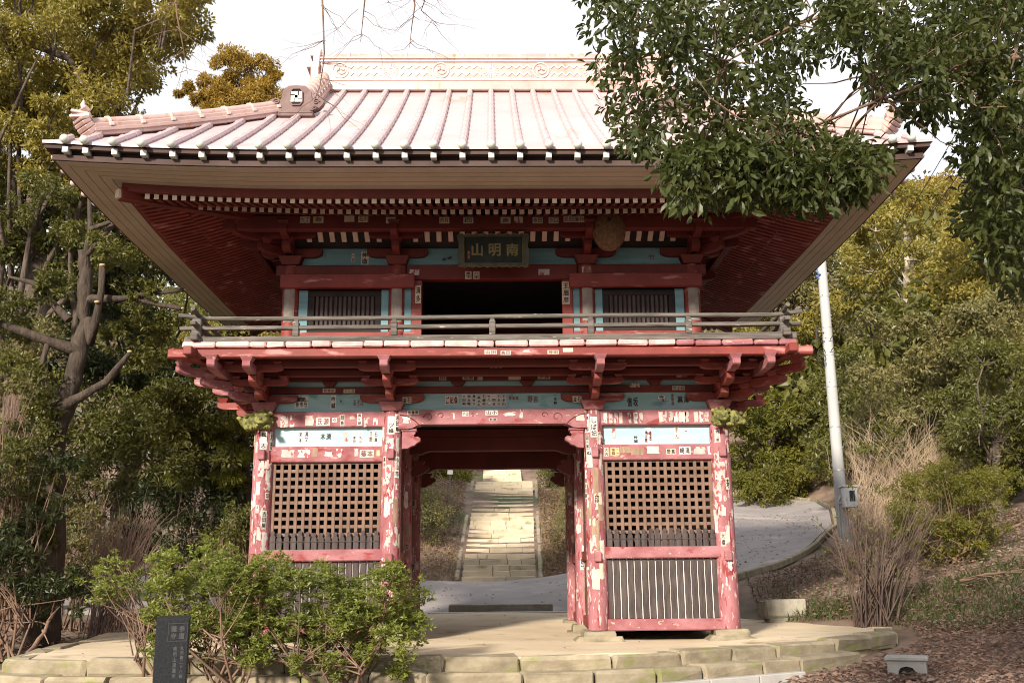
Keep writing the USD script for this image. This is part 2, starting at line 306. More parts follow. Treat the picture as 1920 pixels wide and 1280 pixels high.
# ------------------------------------------------------------------ ground
rng = np.random.default_rng(7)
CTRL = np.array([
    (-5, -3.2, -.45), (0, -3.4, -.46), (2.5, -2.8, -.42), (4.3, -2.2, -.36), (6.2, -1, -.17), (6.6, 1, -.02), (-6.2, -3, -.36), (-7, 1.5, -.2), (-7, 5, -.1),
    (0, 0, -.5), (-3, 2, -.5), (3, 2, -.5), (0, 5, -.4), (-4, 5, -.4), (3.5, 5, -.3), (0, 7, -.3),
    (0, -4.6, -.50), (4, -4.3, -.46), (-5, -5, -.5), (7, -4, -.28), (0, -9, -.75), (0, -15, -.95), (-10, -14, -.95), (10, -14, -.5), (-10, -4, -.35), (0, -30, -1.4), (-25, -25, -1.2), (25, -25, 0),
    (-1, 8.2, .02), (-6, 8, 0), (-6, 10.5, .25), (0, 10.5, .3), (-12, 10.5, .2), (-25, 11, .3), (0, 13.6, .6), (-4, 13.6, .6), (-12, 14, .8), (3, 13, .72),
    (3.6, 8, .35), (5.1, 7.35, .74), (6.0, 8.3, .9), (6.9, 9.6, 1.12), (8.1, 11.9, 1.5), (10.1, 16.1, 2.17), (11.4, 20.1, 2.82), (11.1, 23.2, 3.3), (9.7, 26.4, 3.82), (5, 12, .95), (5.5, 17, 2.2), (6.5, 21, 2.95), (7, 25, 3.6), (4, 28.5, 4.2),
    (5.4, 6.95, .70), (6.6, 7.9, .88), (7.6, 9.2, 1.12), (8.9, 11.5, 1.46), (10.9, 15.9, 2.14), (4.6, 6.6, .45), (5.5, 4, .38), (6.5, 3, .5), (8, 4, 1.05), (10, 6, 1.6), (12, 3, 1.6), (9, 1, .75), (11, -1, .8), (8, -1.5, .15), (13, 8, 2.3), (14, 14, 3.4), (16, 20, 5), (13, 24, 4.4), (12, 30, 6), (20, 30, 9), (30, 30, 13), (18, 5, 3), (30, 5, 6), (18, -8, 1), (25, 45, 17), (40, 60, 26),
    (0, 14.5, .7), (0, 20, 2.5), (.4, 25.7, 4.3), (.4, 31, 4.4), (.4, 34, 4.95), (.4, 40, 6.8), (.4, 50, 10), (.4, 60, 13.2), (-2.2, 16, 1.6), (-2.2, 22, 3.6), (-2.6, 26, 4.7), (-3, 30, 4.5), (3, 17, 1.9), (3.2, 22, 3.6), (3, 27, 4.2), (-3, 38, 7), (4, 38, 7), (0, 70, 19), (0, 110, 30),
    (-6, 17, 2.4), (-7, 24, 4.6), (-12, 18, 2.4), (-12, 28, 5.5), (-20, 20, 3), (-20, 35, 9), (-35, 25, 5), (-40, 50, 16), (-12, 5, .2), (-18, 4, .4), (-14, -2, -.1), (-25, -5, 0), (-30, 80, 26), (40, 110, 38), (-60, 30, 10), (60, 30, 22), (60, -30, 4), (-60, -30, 0), (-90, 110, 32), (90, 110, 48), (-90, -60, -2), (90, -60, 4), (0, -60, -2)], float)
RBF = RBFInterpolator(CTRL[:, :2], CTRL[:, 2], kernel='linear', smoothing=.02, neighbors=28)
def height(x, y):
    x = np.asarray(x, float); y = np.asarray(y, float)
    return RBF(np.stack([x.ravel(), y.ravel()], 1)).reshape(x.shape)
def axis_pts(lo, hi, flo, fhi, fine, coarse):
    return np.unique(np.round(np.concatenate([np.arange(lo, flo, coarse), np.arange(flo, fhi, fine), np.arange(fhi, hi + .1, coarse)]), 3))
gx, gy = axis_pts(-90, 90, -16, 18, .3, 4.), axis_pts(-60, 112, -9, 64, .36, 4.)
X, Y = np.meshgrid(gx, gy)
GZ = height(X, Y)
from scipy.ndimage import gaussian_filter
GZ = gaussian_filter(GZ, 1.2)
from scipy.interpolate import RegularGridInterpolator
GI = RegularGridInterpolator((gy, gx), GZ, bounds_error=False, fill_value=None)
def gz(x, y): return GI(np.stack([np.asarray(y, float), np.asarray(x, float)], -1))
bumps = (meshkit.fbm(np.stack([X * .9, Y * .9, 0 * X], -1), 4, 3) - .5) * .14
nx = len(gx); i0 = np.arange(len(gy) - 1)[:, None] * nx + np.arange(nx - 1)[None]
GF = np.stack([i0, i0 + 1, i0 + 1 + nx, i0 + nx], -1).reshape(-1, 4)
obj('ground', (np.stack([X, Y, GZ + bumps - .05], -1).reshape(-1, 3), GF), SOIL, smooth=True, kind='structure')

from scipy.spatial import Delaunay
def sheet(outline, zf, step, skirt=0.):
    """A flat region draped on a height function, with a skirt going down."""
    P = Polygon(outline); bp = np.array([P.exterior.interpolate(s).coords[0] for s in np.arange(0, P.length, step)])
    x0, y0, x1, y1 = P.bounds
    g = np.stack(np.meshgrid(np.arange(x0, x1, step), np.arange(y0, y1, step)), -1).reshape(-1, 2) + rng.uniform(-.2, .2, (1, 2)) * step
    g = g[shapely.contains_xy(P.buffer(-step * .5), g[:, 0], g[:, 1])]
    pts = np.vstack([bp, g]); tri = Delaunay(pts).simplices
    cen = pts[tri].mean(1); tri = tri[shapely.contains_xy(P, cen[:, 0], cen[:, 1])]
    a = pts[tri]; cr = (a[:, 1, 0] - a[:, 0, 0]) * (a[:, 2, 1] - a[:, 0, 1]) - (a[:, 1, 1] - a[:, 0, 1]) * (a[:, 2, 0] - a[:, 0, 0])
    tri[cr < 0] = tri[cr < 0][:, ::-1]
    v = np.column_stack([pts, zf(pts[:, 0], pts[:, 1])]); f = tri
    if skirt:
        n = len(bp); lo = v[:n] - [0, 0, skirt]; m = len(v); v = np.vstack([v, lo]); i = np.arange(n); j = (i + 1) % n
        s = 1 if P.exterior.is_ccw else -1
        q = np.stack([i, m + i, m + j, j], 1)
        q = q if s > 0 else q[:, ::-1]
        f = np.vstack([f, q[:, [0, 1, 2]], q[:, [0, 2, 3]]])
    return v, f
PLAT = [(-5.4, -2.62), (-4.4, -2.86), (-3.04, -2.95), (-1.3, -2.97), (0, -2.98), (1, -2.84), (1.6, -2.68), (2.7, -2.06), (3.7, -1.5), (4.7, -.75), (5.6, .1), (5.9, 1.2), (5.5, 4), (4.6, 6.4), (3.4, 7.4), (1.4, 7.55), (-1.4, 7.55), (-5, 7.4), (-6.6, 5.3), (-6.15, 1.3)]
def plat_z(x, y):
    x, y = np.asarray(x), np.asarray(y)
    return -.135 + np.maximum(0, y - 1) * .026 + (meshkit.fbm(np.stack([x * .8, y * .8, 0 * x], -1), 3, 5) - .5) * .05 + .02 * np.maximum(0, x - 3)
platform = obj('platform', sheet(PLAT, plat_z, .22, .35), SAND, smooth=40, kind='structure')

def stone(c, size, rot=0., ch=.03, jit=.016, r=rng):
    v, f = cbox((0, 0, 0), size, ch)
    v = v + r.uniform(-jit, jit, v.shape)
    return v @ rz(rot).T + c, f
# kerb stones of the platform: two courses along the front
LN = shapely.LineString([(-6.15, 1.3), (-5.5, -2.55)] + PLAT[1:12])
def course(inset, ztop, hgt, dep, s0, s1, joints, parent, drop=0.):
    ln = LN.parallel_offset(inset, 'right' if inset > 0 else 'left') if inset else LN
    if inset and np.hypot(*(np.array(ln.coords[0]) - (-6.15, 1.3))) > 3: ln = shapely.LineString(list(ln.coords)[::-1])
    s = s0
    while s < min(s1, ln.length):
        L = rng.uniform(*joints); e = min(s + L, ln.length)
        a, b = np.array(ln.interpolate(s).coords[0]), np.array(ln.interpolate(e).coords[0])
        d = b - a; c = (a + b) / 2; nrm = np.array([-d[1], d[0]]) / (np.linalg.norm(d) + 1e-9)
        c = c + nrm * (dep * .5 - .075)
        z = ztop + (0.025 * max(0, c[0] - 3)) + rng.uniform(-.012, .012)
        obj('kerb_stone', stone((c[0], c[1], z - hgt / 2), (np.linalg.norm(d) - .012, dep, hgt), math.atan2(d[1], d[0])), KERB, parent)
        s = e
course(0, -.126, .19, .3, 0, 30, (.7, 1.15), platform)
course(.30, -.275, .20, .38, 3.9, 14.6, (.55, 1.3), platform)

ROADP = [(-30, 8.4), (-6, 8.1), (1.5, 7.75), (3.6, 7.2), (5.1, 7.35), (6.04, 8.3), (6.9, 9.6), (8.14, 11.9), (10.1, 16.1), (11.35, 20.1), (11.5, 22.2), (10.9, 24.4), (9.7, 26.4), (7, 29), (3, 31), (0, 31.3), (-6, 31.8), (-16, 33.5), (-16, 29), (-6, 27.2), (0, 26.6), (3.4, 26), (5.4, 24), (6.3, 21), (5.4, 17), (3.6, 14.2), (1.4, 13.7), (-6, 13.4), (-30, 13.6)]
road = obj('road', sheet(ROADP, lambda x, y: gz(x, y) + .055 + (meshkit.fbm(np.stack([x * 1.5, y * 1.5, 0 * x], -1), 2, 9) - .5) * .02, .4, .3), ASPH, smooth=40, kind='structure')
edge = shapely.LineString([(4.2, 7.05), (5.1, 7.2), (6.1, 8.2), (7.0, 9.5), (8.25, 11.8), (10.2, 16.0), (11.5, 20.1), (11.65, 22.2), (11.05, 24.5), (9.85, 26.6), (8, 28.4)])
for s in np.arange(0, edge.length - .5, .6):
    a, b = np.array(edge.interpolate(s).coords[0]), np.array(edge.interpolate(s + .59).coords[0]); za, zb = float(gz([a[0]], [a[1]])[0]), float(gz([b[0]], [b[1]])[0])
    obj('kerb_block', bar((a[0], a[1], za + .03), (b[0], b[1], zb + .03), .12, .14, .015), KERB, road)

# ------------------------------------------------------------------ stone stairs
stairs = thing('stone_stairs', 'long flight of pale stone steps climbing the hillside seen through the gate', 'stairs', kind='structure')
def flight(y0, z0, n, rise, tread, xl0, xr0, xl1, xr1, pieces):
    for k in range(n):
        t = k / n; xl, xr = xl0 + (xl1 - xl0) * t, xr0 + (xr1 - xr0) * t
        w = rng.dirichlet(np.full(rng.integers(*pieces), 5.)) * (xr - xl); x = xl
        for q in w:
            yy = y0 + k * tread + rng.uniform(-.025, .025); zz = z0 + (k + 1) * rise + rng.uniform(-.014, .014)
            obj('step_stone', stone((x + q / 2, yy + tread * .6, zz - .15), (q - .008, tread * 1.2, .30), rng.uniform(-.008, .008), .014, .007), STAIR, stairs)
            x += q
flight(14.0, .62, 23, .166, .51, -.88, 1.16, -.66, 1.56, (2, 5))
flight(31.9, 4.5, 50, .164, .51, -.52, 1.36, -.3, 1.5, (2, 4))
for sd, x0, x1 in ((-1, -1.02, -.8), (1, 1.30, 1.70)):
    for k in range(14):
        a, b = k / 14, (k + .93) / 14
        p = [(x0 + (x1 - x0) * q, 14.1 + 11.7 * q, .66 + 3.78 * q + rng.uniform(-.03, .03)) for q in (a, b)]
        obj('edging_stone', bar(p[0], p[1], .13, .22, .03), KERB, stairs)

# ------------------------------------------------------------------ the two-storey gate
gate = thing('temple_gate', 'two-storey red wooden temple gate with wide eaves and paper slips on its posts', 'gate')
XI, XO, DEP, CRAD = 1.45, 3.27, 2.0, .142
def P(name, mesh, m, smooth=False, label=None, parent=None): return obj(name, mesh, m, parent or gate.GetPrim(), smooth, label)
grng = np.random.default_rng(21)

# posts on their stones
for yy in (0, DEP, 2 * DEP):
    for xx in (-XO, -XI, XI, XO):
        zz = float(plat_z(np.array([xx]), np.array([yy - .2]))[0])
        st = MB(); st.add(*stone((xx, yy, -.11), (.46, .46, .22), 0, .03, .015, grng)); st.add(*stone((xx, yy, -.2), (.66, .62, .22), 0, .05, .02, grng))
        P('plinth_stone', st.out(), KERB)
        pr = [(0, 3.08), (CRAD * .90, 3.08), (CRAD * .97, 2.95), (CRAD, 2.6), (CRAD * 1.02, 1.2), (CRAD * 1.06, .3), (CRAD * 1.05, .0), (0, .0)][::-1]
        P('post', lathe(pr, (xx, yy, 0), 28), COLM if yy == 0 else RED if False else COLM, smooth=50)
# through-tenon pegs on the fronts of the posts
for xx in (-XO, -XI, XI, XO):
    for z in (.99, 2.44):
        P('tenon_peg', b2(xx - .05, xx + .05, -.19, -.05, z - .07, z + .07, .01), PINK)

def side_bay(sg):
    """Lattice, pickets, slats and boards of a side bay; sg = -1 left, 1 right."""
    x0, x1 = XI + .12, XO - .12
    def Q(name, vf, m, **k): return P(name, vf if sg > 0 else mirror(vf), m, **k)
    Q('head_beam', b2(x0 - .05, x1 + .05, -.085, .06, 2.838, 3.062, .012), PINK)
    Q('upper_rail', b2(x0 - .05, x1 + .05, -.075, .06, 2.338, 2.562, .012), PINK)
    Q('middle_rail', b2(x0 - .05, x1 + .05, -.10, .06, .962, 1.122, .014), PINK)
    Q('sill_beam', b2(x0 - .05, x1 + .05, -.09, .06, -.012, .146, .014), PINK)
    Q('name_board', b2(x0 - .03, x1 + .03, .0, .03, 2.55, 2.85, .002), PALE)
    # lattice
    lat = sub('lattice_screen', gate.GetPrim())
    lx0, lx1, lz0, lz1 = x0 + .02, x1 - .02, 1.115, 2.34
    nv, nh = 15, 11
    for k in range(nv):
        x = lx0 + .025 + (lx1 - lx0 - .05) * k / (nv - 1)
        Q('upright_bar', b2(x - .0225, x + .0225, -.022, .012, lz0, lz1, .004), BROWNW, parent=lat)
    for k in range(nh):
        z = lz1 - .01 - .1115 * k
        Q('cross_bar', b2(lx0, lx1, -.014, .019, z - .0235, z + .0235, .004), BROWNW, parent=lat)
    # pickets standing before the foot of the lattice
    npk = 16
    for k in range(npk):
        x = lx0 + .045 + (lx1 - lx0 - .09) * k / (npk - 1) + grng.uniform(-.006, .006); top = 1.365 + grng.uniform(-.02, .012)
        poly = Polygon([(x - .037, 1.12), (x + .037, 1.12), (x + .037, top - .075), (x + .022, top - .045), (x - .022, top - .045), (x - .037, top - .075)])
        head = shapely.Point(x, top - .022).buffer(.028, 5)
        Q('picket', merged(ext(poly, -.062, -.036), ext(head, -.066, -.034)), DARKW, parent=None)
    Q('picket_rail', b2(lx0, lx1, -.07, -.058, 1.225, 1.237, .002), DARKW)
    # dark slats over a white backing board
    Q('white_backing_board', b2(x0 - .02, x1 + .02, -.012, .01, .14, .97, .002), WHITE)
    nsl = 16; w = (x1 - x0) / nsl
    for k in range(nsl):
        x = x0 + w * (k + .5) + grng.uniform(-.002, .002)
        Q('slat', b2(x - w * .418, x + w * .418, -.04, -.014, .147, .961, .006), DARKW)
    # dark room behind: back, side and floor boards
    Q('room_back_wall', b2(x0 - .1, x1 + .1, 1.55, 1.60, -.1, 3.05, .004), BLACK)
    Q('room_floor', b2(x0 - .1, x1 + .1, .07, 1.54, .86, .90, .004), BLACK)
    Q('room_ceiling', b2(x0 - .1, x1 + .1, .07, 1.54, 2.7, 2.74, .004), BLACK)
    # side walls, of wide boards: outside and along the passage
    for xx, nm in ((XO, 'outer_wall_board'), (XI, 'passage_wall_board')):
        for bay in (0, 1):
            ya, yb = bay * DEP + .13, (bay + 1) * DEP - .13
            for k in range(6):
                z0 = .1 + k * .485
                Q(nm, b2(xx - .02 + .004 * (k % 2), xx + .02, ya, yb, z0, z0 + .479, .006), WALLW)
            for z in (.07, 1.04, 2.44, 2.95):
                Q('side_tie_beam', b2(xx - .055, xx + .055, ya - .02, yb + .02, z - .075, z + .075, .01), RED)
    Q('rear_wall', b2(x0 - .1, x1 + .1, 3.97, 4.03, 0, 3.0, .004), WALLW)
    for z in (.07, 1.04, 2.44, 2.95):
        Q('rear_rail', b2(x0 - .05, x1 + .05, 3.93, 4.08, z - .09, z + .09, .01), RED)
side_bay(-1); side_bay(1)

def rainbow_beam(y0, y1, zt, zb, rise, half, m):
    xs = np.linspace(-half, half, 41); low = []
    for x in xs:
        t = min(1, max(0, (half - .16 - abs(x)) / .16)); low.append((x, zb + rise * (t * t * (3 - 2 * t))))
    return ext(low + [(half, zt), (-half, zt)], y0, y1)
P('rainbow_beam', rainbow_beam(-.115, .09, 3.072, 2.80, .066, XI - .1, PINK), PINK, smooth=30)
# carved relief line and scrolls on the beam
rel = MB()
for sg in (-1, 1):
    pts = [(sg * (1.33 - .30 * t), -.118, 3.0 - .02 * t - .15 * t ** 2.2) for t in np.linspace(0, 1, 12)]
    rel.add(*tube(pts, .008, 5))
    for rr, cx, cz in ((.075, .92, 2.955), (.05, .74, 2.985)):
        a = np.linspace(0, 5.2, 22); rel.add(*tube([(sg * (cx + rr * (1 - q / 7) * math.cos(q)), -.118, cz + rr * (1 - q / 7) * math.sin(q)) for q in a], .006, 5))
P('carved_scroll', rel.out(), DRED)
P('beam_lip', ext([(-1.12, 2.862), (1.12, 2.862), (1.05, 2.885), (-1.05, 2.885)], -.122, -.05), PINK)
# cloud-shaped brackets under the beam ends
def cloud_bracket(sg, y0, y1, zt, m, xw=1.30):
    pl = [(xw, zt - .25), (xw - .08, zt - .245), (xw - .13, zt - .215), (xw - .18, zt - .2), (xw - .215, zt - .165), (xw - .26, zt - .14), (xw - .262, zt - .10), (xw - .225, zt - .075), (xw - .18, zt - .085), (xw - .165, zt - .055), (xw - .19, zt - .03), (xw - .19, zt), (xw, zt)]
    return ext([(sg * a, b) for a, b in pl], y0, y1)
for sg in (-1, 1):
    P('cloud_bracket', cloud_bracket(sg, -.07, .05, 2.77, PINK), PINK)
    P('bracket_block', b2(sg * 1.2 - .11, sg * 1.2 + .11, -.09, .07, 2.77, 2.80, .004), PINK)
# passage: beams and ceiling
for yy, nm in ((DEP, 'inner_beam'), (2 * DEP, 'rear_beam')):
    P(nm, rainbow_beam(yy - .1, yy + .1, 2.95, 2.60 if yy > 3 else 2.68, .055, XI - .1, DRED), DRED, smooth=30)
    for sg in (-1, 1): P('cloud_bracket', cloud_bracket(sg, yy - .06, yy + .06, 2.58, DRED), DRED)
for k in range(12):
    x = -1.4 + k * .235
    P('ceiling_board', b2(x, x + .23, .1, 3.9, 3.10, 3.13, .004), BLACK)
P('inner_lintel', b2(-1.4, 1.4, 1.9, 2.1, 2.955, 3.09, .01), DRED)
P('rear_lintel', b2(-1.4, 1.4, 3.9, 4.1, 2.955, 3.09, .01), DRED)

# ---- walls between the storeys: panels, beams
P('upper_panel', b2(-XO, XO, .0, .03, 3.06, 3.78, .002), MIDT)  # brightened by colour where the balcony keeps the sun off
P('upper_panel', b2(-XO, XO, 3.97, 4.0, 3.06, 3.78, .002), TEAL)
for sg in (-1, 1): P('upper_panel', b2(sg * XO - .015, sg * XO + .015, .04, 3.96, 3.06, 3.78, .002), TEAL)
for z0, z1 in ((3.325, 3.425), (3.505, 3.595), (3.675, 3.80)):
    P('wall_beam', b2(-XO - .1, XO + .1, -.055, -.005, z0, z1, .006), DRED)
    for sg in (-1, 1): P('wall_beam', b2(sg * XO - .05, sg * XO + .05, .06, 3.94, z0, z1, .006), DRED)
    P('wall_beam', b2(-XO - .1, XO + .1, 4.005, 4.055, z0, z1, .006), DRED)
def masu(x, y, z, w=.17, h=.075):
    """A bearing block, narrower below."""
    v, f = cbox((x, y, z + h / 2), (w, w, h), .006); v = v.copy()
    low = v[:, 2] < z + h * .4; v[low, :2] = (v[low, :2] - [x, y]) * .66 + [x, y]; return v, f
for x in (-2.36, -.5, .5, 2.36):
    for z in (3.425, 3.595):
        v, f = cbox((x, -.035, z + .04), (.22, .07, .08), .006); v = v.copy(); lo = v[:, 2] < z + .04; v[lo, 0] = (v[lo, 0] - x) * .5 + x
        P('strut_block', (v, f), DRED)
def arm_x(x, y, z, half, w, h):
    """A bracket arm along x with rounded-up ends."""
    n = 6; pts = [(x - half, z + h), (x - half, z + h * .55)] + [(x - half + (half * .34) * (1 - math.cos(t)), z + h * .55 * (1 - math.sin(t))) for t in np.linspace(.15, math.pi / 2, n)]
    pts = pts + [(2 * x - a, b) for a, b in pts[::-1]]
    return ext(pts, y - w / 2, y + w / 2)
def arm_y(x, y0, y1, z, w, h, rot=0., org=None):
    """A bracket arm from y0 forward to y1 (y1 < y0) with a nose rounded up."""
    n = 6; L = y0 - y1
    pts = [(y0, z), (y0, z + h), (y1, z + h), (y1, z + h * .5)] + [(y1 + .18 * (1 - math.cos(t)), z + h * .5 * (1 - math.sin(t))) for t in np.linspace(.2, math.pi / 2, n)]
    v, f = ext_x(pts, x - w / 2, x + w / 2)
    if rot: v = (v - org) @ rz(rot).T + org
    return v, f
def bracket_set(x, y0, base, steps, m, rot=0., lateral=True, cap=True, rise=.13, h=.12, mc=None):
    """Stepped brackets reaching forward from a post: blocks, noses and cross arms."""
    b = sub('bracket_set', gate.GetPrim()); org = np.array([x, y0, 0.]); R = rz(rot) if rot else np.eye(3)
    turn = lambda vf: ((np.asarray(vf[0]) - org) @ R.T + org, vf[1])
    if cap:
        v, f = cbox((x, y0, base + .065), (.36, .36, .13), .01); v = v.copy(); lo = v[:, 2] < base + .05; v[lo, :2] = (v[lo, :2] - [x, y0]) * .74 + [x, y0]
        obj('capital_block', (v, f), mc or m, b)
    if lateral:
        obj('bracket_arm', turn(arm_x(x, y0 - .02, base + .13, .46, .11, h)), m, b)
    z = base + .13
    for k, st in enumerate(steps):
        obj('bracket_nose', turn(arm_y(x, y0 + .05, y0 - st - .09, z, .105, h)), mc if (mc and k == len(steps) - 1) else m, b)
        obj('bearing_block', turn(masu(x, y0 - st, z + h, .18, .072)), mc if (mc and k == len(steps) - 1) else m, b)
        if lateral and 0 < k < len(steps) or (lateral and k == 0):
            if k < len(steps) - 1:
                obj('bracket_arm', turn(arm_x(x, y0 - st, z + h + .072, .40, .1, .085)), m, b)
                for s in (-.33, .33): obj('bearing_block', turn(masu(x + s, y0 - st, z + h + .157, .13, .05)), m, b)
        z += rise
    return b
for x in (-XO, -XI, XI, XO): bracket_set(x, -.02, 3.06, (.42, .82, 1.2), RED, mc=PINK, rise=.125, h=.11)  # outermost step takes the pink that stands for sunlit faces
for x in (-3.74, 3.74):
    b = bracket_set(x, -.6, 3.32, (.62,), RED, lateral=False, cap=False, mc=PINK)
for sg in (-1, 1):
    for rot in (math.pi / 2, math.pi / 4):
        s = (.36, .68, .95) if rot > 1 else (.5, .95, 1.32)
        bracket_set(sg * XO, 0., 3.06, s, PINK if sg < 0 else RED, rot=-rot if sg < 0 else rot, lateral=rot > 1, cap=False, rise=.125, h=.11)  # lit side painted pink, shaded right side left in plain red
    for yy in (2.0, 4.0): bracket_set(sg * XO, yy, 3.06, (.42, .82, 1.14), RED, rot=-sg * -1 * math.pi / 2 if sg > 0 else -math.pi / 2, rise=.125, h=.11)
for x in (-XO, -XI, XI, XO): bracket_set(x, 4.02, 3.06, (.42, .82, 1.2), RED, rot=math.pi, rise=.125, h=.11)
# girders under the balcony
P('balcony_girder', b2(-4.33, 4.33, -1.265, -1.145, 3.607, 3.722, .012), RED)
P('balcony_girder', b2(-4.33, 4.33, 5.145, 5.265, 3.607, 3.722, .012), RED)
for sg in (-1, 1): P('balcony_girder', b2(sg * 4.0 - .06, sg * 4.0 + .06, -1.5, 5.5, 3.60, 3.715, .012), RED)
P('inner_girder', b2(-3.9, 3.9, -.87, -.77, 3.55, 3.65, .01), DRED)
P('inner_girder', b2(-3.7, 3.7, -.46, -.37, 3.50, 3.60, .01), DRED)
for sg in (-1, 1):      # diagonal hip timbers at the corners
    P('corner_timber', bar((sg * 3.2, -.0, 3.62), (sg * 4.31, -1.22, 3.68), .13, .13, .01), RED)
    P('corner_block', b2(sg * 4.02 - .07, sg * 4.02 + .07, -1.33, -1.268, 3.60, 3.735, .008), PINK)
P('balcony_underside', b2(-4.05, 4.05, -1.22, 5.2, 3.724, 3.736, .001), DRED)
# floor planks, their ends showing along the front
x = -4.14
while x < 4.1:
    w = min(grng.uniform(.2, .46), 4.14 - x)
    if w < .1: break
    v, f = cbox((x + w / 2, -.52 + grng.uniform(-.012, .012), 3.776 + grng.uniform(-.004, .004)), (w - .014, 1.55, .078), .016); v = v + grng.uniform(-.006, .006, v.shape)
    P('floor_plank', (v, f), CHALK if x < 2.4 else PINK); x += w
P('side_floor', b2(-4.12, -3.03, .26, 5.3, 3.74, 3.81, .01), PINK); P('side_floor', b2(3.03, 4.12, .26, 5.3, 3.74, 3.81, .01), PINK)
P('rear_floor', b2(-3.0, 3.0, 3.8, 5.3, 3.74, 3.81, .01), PINK)
# railing
RX, RY0, RY1 = 3.97, -1.2, 5.2
rl = lambda x: .0035 * x
def rail_run(p0, p1, ends=.26):
    """Base beam, middle rail and round top rail between two corners, running past them."""
    p0, p1 = np.asarray(p0, float), np.asarray(p1, float); d = (p1 - p0) / np.linalg.norm(p1 - p0)
    a, b = p0 - d * ends, p1 + d * ends
    z = lambda q: np.array([0, 0, rl(q[0])])
    P('base_rail', bar(a + d * .1 + z(a) + (0, 0, 3.86), b - d * .1 + z(b) + (0, 0, 3.86), .10, .095, .01), GREYW)
    P('middle_rail', bar(a + d * .03 + z(a) + (0, 0, 4.03), b - d * .03 + z(b) + (0, 0, 4.03), .075, .052, .008), GREYW)
    ts = np.linspace(0, 1, 24); L = np.linalg.norm(b - a)
    path = [a + (b - a) * t + z(a + (b - a) * t) + (0, 0, 4.162 + .05 * max(0, 1 - min(t, 1 - t) * L / .45) ** 1.6 + .006 * math.sin(9 * t + a[0])) for t in ts]
    P('top_rail', tube(path, .031, 10), GREYW, smooth=60)
rail_run((-RX, RY0, 0), (RX, RY0, 0)); rail_run((-RX, RY1, 0), (RX, RY1, 0))
for sg in (-1, 1): rail_run((sg * RX, RY0, .03), (sg * RX, RY1, .03))
for x in (-2.645, -1.325, 0, 1.335, 2.665):
    for yy in (RY0, RY1):
        P('rail_post', merged(b2(x - .042, x + .042, yy - .055, yy + .045, 3.905 + rl(x), 4.105 + rl(x), .008), b2(x - .03, x + .03, yy - .03, yy + .03, 4.1 + rl(x), 4.14 + rl(x), .004)), GREYW)
for sg in (-1, 1):
    for yy in (RY0, RY1):
        P('corner_post', merged(b2(sg * RX - .062, sg * RX + .062, yy - .062, yy + .062, 3.80, 4.14, .01)), GREYW)
    for yy in np.linspace(.2, 4, 4):
        P('rail_post', b2(sg * RX - .045, sg * RX + .045, yy - .042, yy + .042, 3.9, 4.12, .008), GREYW)

# ---- upper storey
UI, UX, UY, UYB = 1.43, 3.03, .25, 3.75
for yy in (UY, UYB):
    for x in (-UX, -UI, UI, UX):
        P('upper_post', lathe([(0, 3.8), (.125, 3.8), (.125, 5.2), (.112, 5.36), (0, 5.36)], (x, yy, 0), 20), RED, smooth=50)
    s = -1 if yy == UY else 1
    P('upper_sill', b2(-UX, UX, yy - .07, yy + .06, 3.81, 4.30, .01) if s > 0 else b2(-UX + .1, -1.12, yy - .07, yy + .06, 3.81, 4.30, .01), RED)
P('upper_sill', b2(1.12, UX - .1, UY - .07, UY + .06, 3.81, 4.30, .01), RED)
for sg in (-1, 1):
    P('side_sill', b2(sg * UX - .06, sg * UX + .06, UY + .1, UYB - .1, 3.81, 4.30, .01), RED)
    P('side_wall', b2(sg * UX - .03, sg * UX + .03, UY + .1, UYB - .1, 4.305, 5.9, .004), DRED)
P('rear_upper_wall', b2(-UX + .1, UX - .1, UYB - .03, UYB + .03, 4.305, 5.9, .004), DRED)
P('rear_tie_beam', b2(-UX - .1, UX + .1, UYB + .04, UYB + .15, 4.95, 5.16, .01), RED)
P('interior_floor', b2(-UX + .1, UX - .1, UY + .1, UYB - .1, 3.82, 3.86, .004), BLACK)
P('interior_ceiling', b2(-UX + .1, UX - .1, UY + .1, UYB - .1, 5.35, 5.39, .004), BLACK)
for sg in (-1, 1):
    Qm = lambda nm, vf, m, pr=None: P(nm, vf if sg > 0 else mirror(vf), m, parent=pr)
    Qm('thick_tie_beam', b2(1.16, 3.16, UY - .20, UY - .09, 4.955, 5.165, .012), RED)
    Qm('tie_beam', b2(1.3, UX + .22, UY - .085, UY + .06, 5.175, 5.335, .01), DRED)
    Qm('blue_jamb', b2(1.215, 1.325, UY - .05, UY - .01, 3.86, 5.10, .004), TEAL)
    Qm('door_jamb', b2(1.055, 1.215, UY - .08, UY + .05, 3.86, 5.098, .008), RED)
    Qm('blue_jamb', b2(1.555, 1.665, UY - .045, UY - .01, 4.30, 4.955, .004), TEAL)
    Qm('blue_jamb', b2(2.765, 2.90, UY - .045, UY - .01, 4.30, 4.955, .004), TEAL)
    win = sub('slatted_window', gate.GetPrim())
    Qm('window_frame', merged(b2(1.667, 2.763, UY - .03, UY + .02, 4.86, 4.95, .005), b2(1.667, 2.763, UY - .03, UY + .02, 4.302, 4.36, .005), b2(1.667, 1.76, UY - .03, UY + .02, 4.362, 4.858, .005), b2(2.67, 2.763, UY - .03, UY + .02, 4.362, 4.858, .005)), BLACK, win)
    for k in range(13):
        x = 1.80 + k * .069; Qm('window_slat', b2(x - .022, x + .022, UY - .022, UY + .0, 4.36, 4.86, .006), DARKW, win)
    Qm('window_back', b2(1.765, 2.665, UY + .01, UY + .03, 4.36, 4.86, .002), BLACK, win)
    Qm('blue_panel', b2(1.5, 2.95, UY + .0, UY + .03, 5.335, 5.62, .004), TEAL)
P('tie_beam', b2(-1.29, 1.29, UY - .09, UY + .06, 5.105, 5.335, .01), DRED)
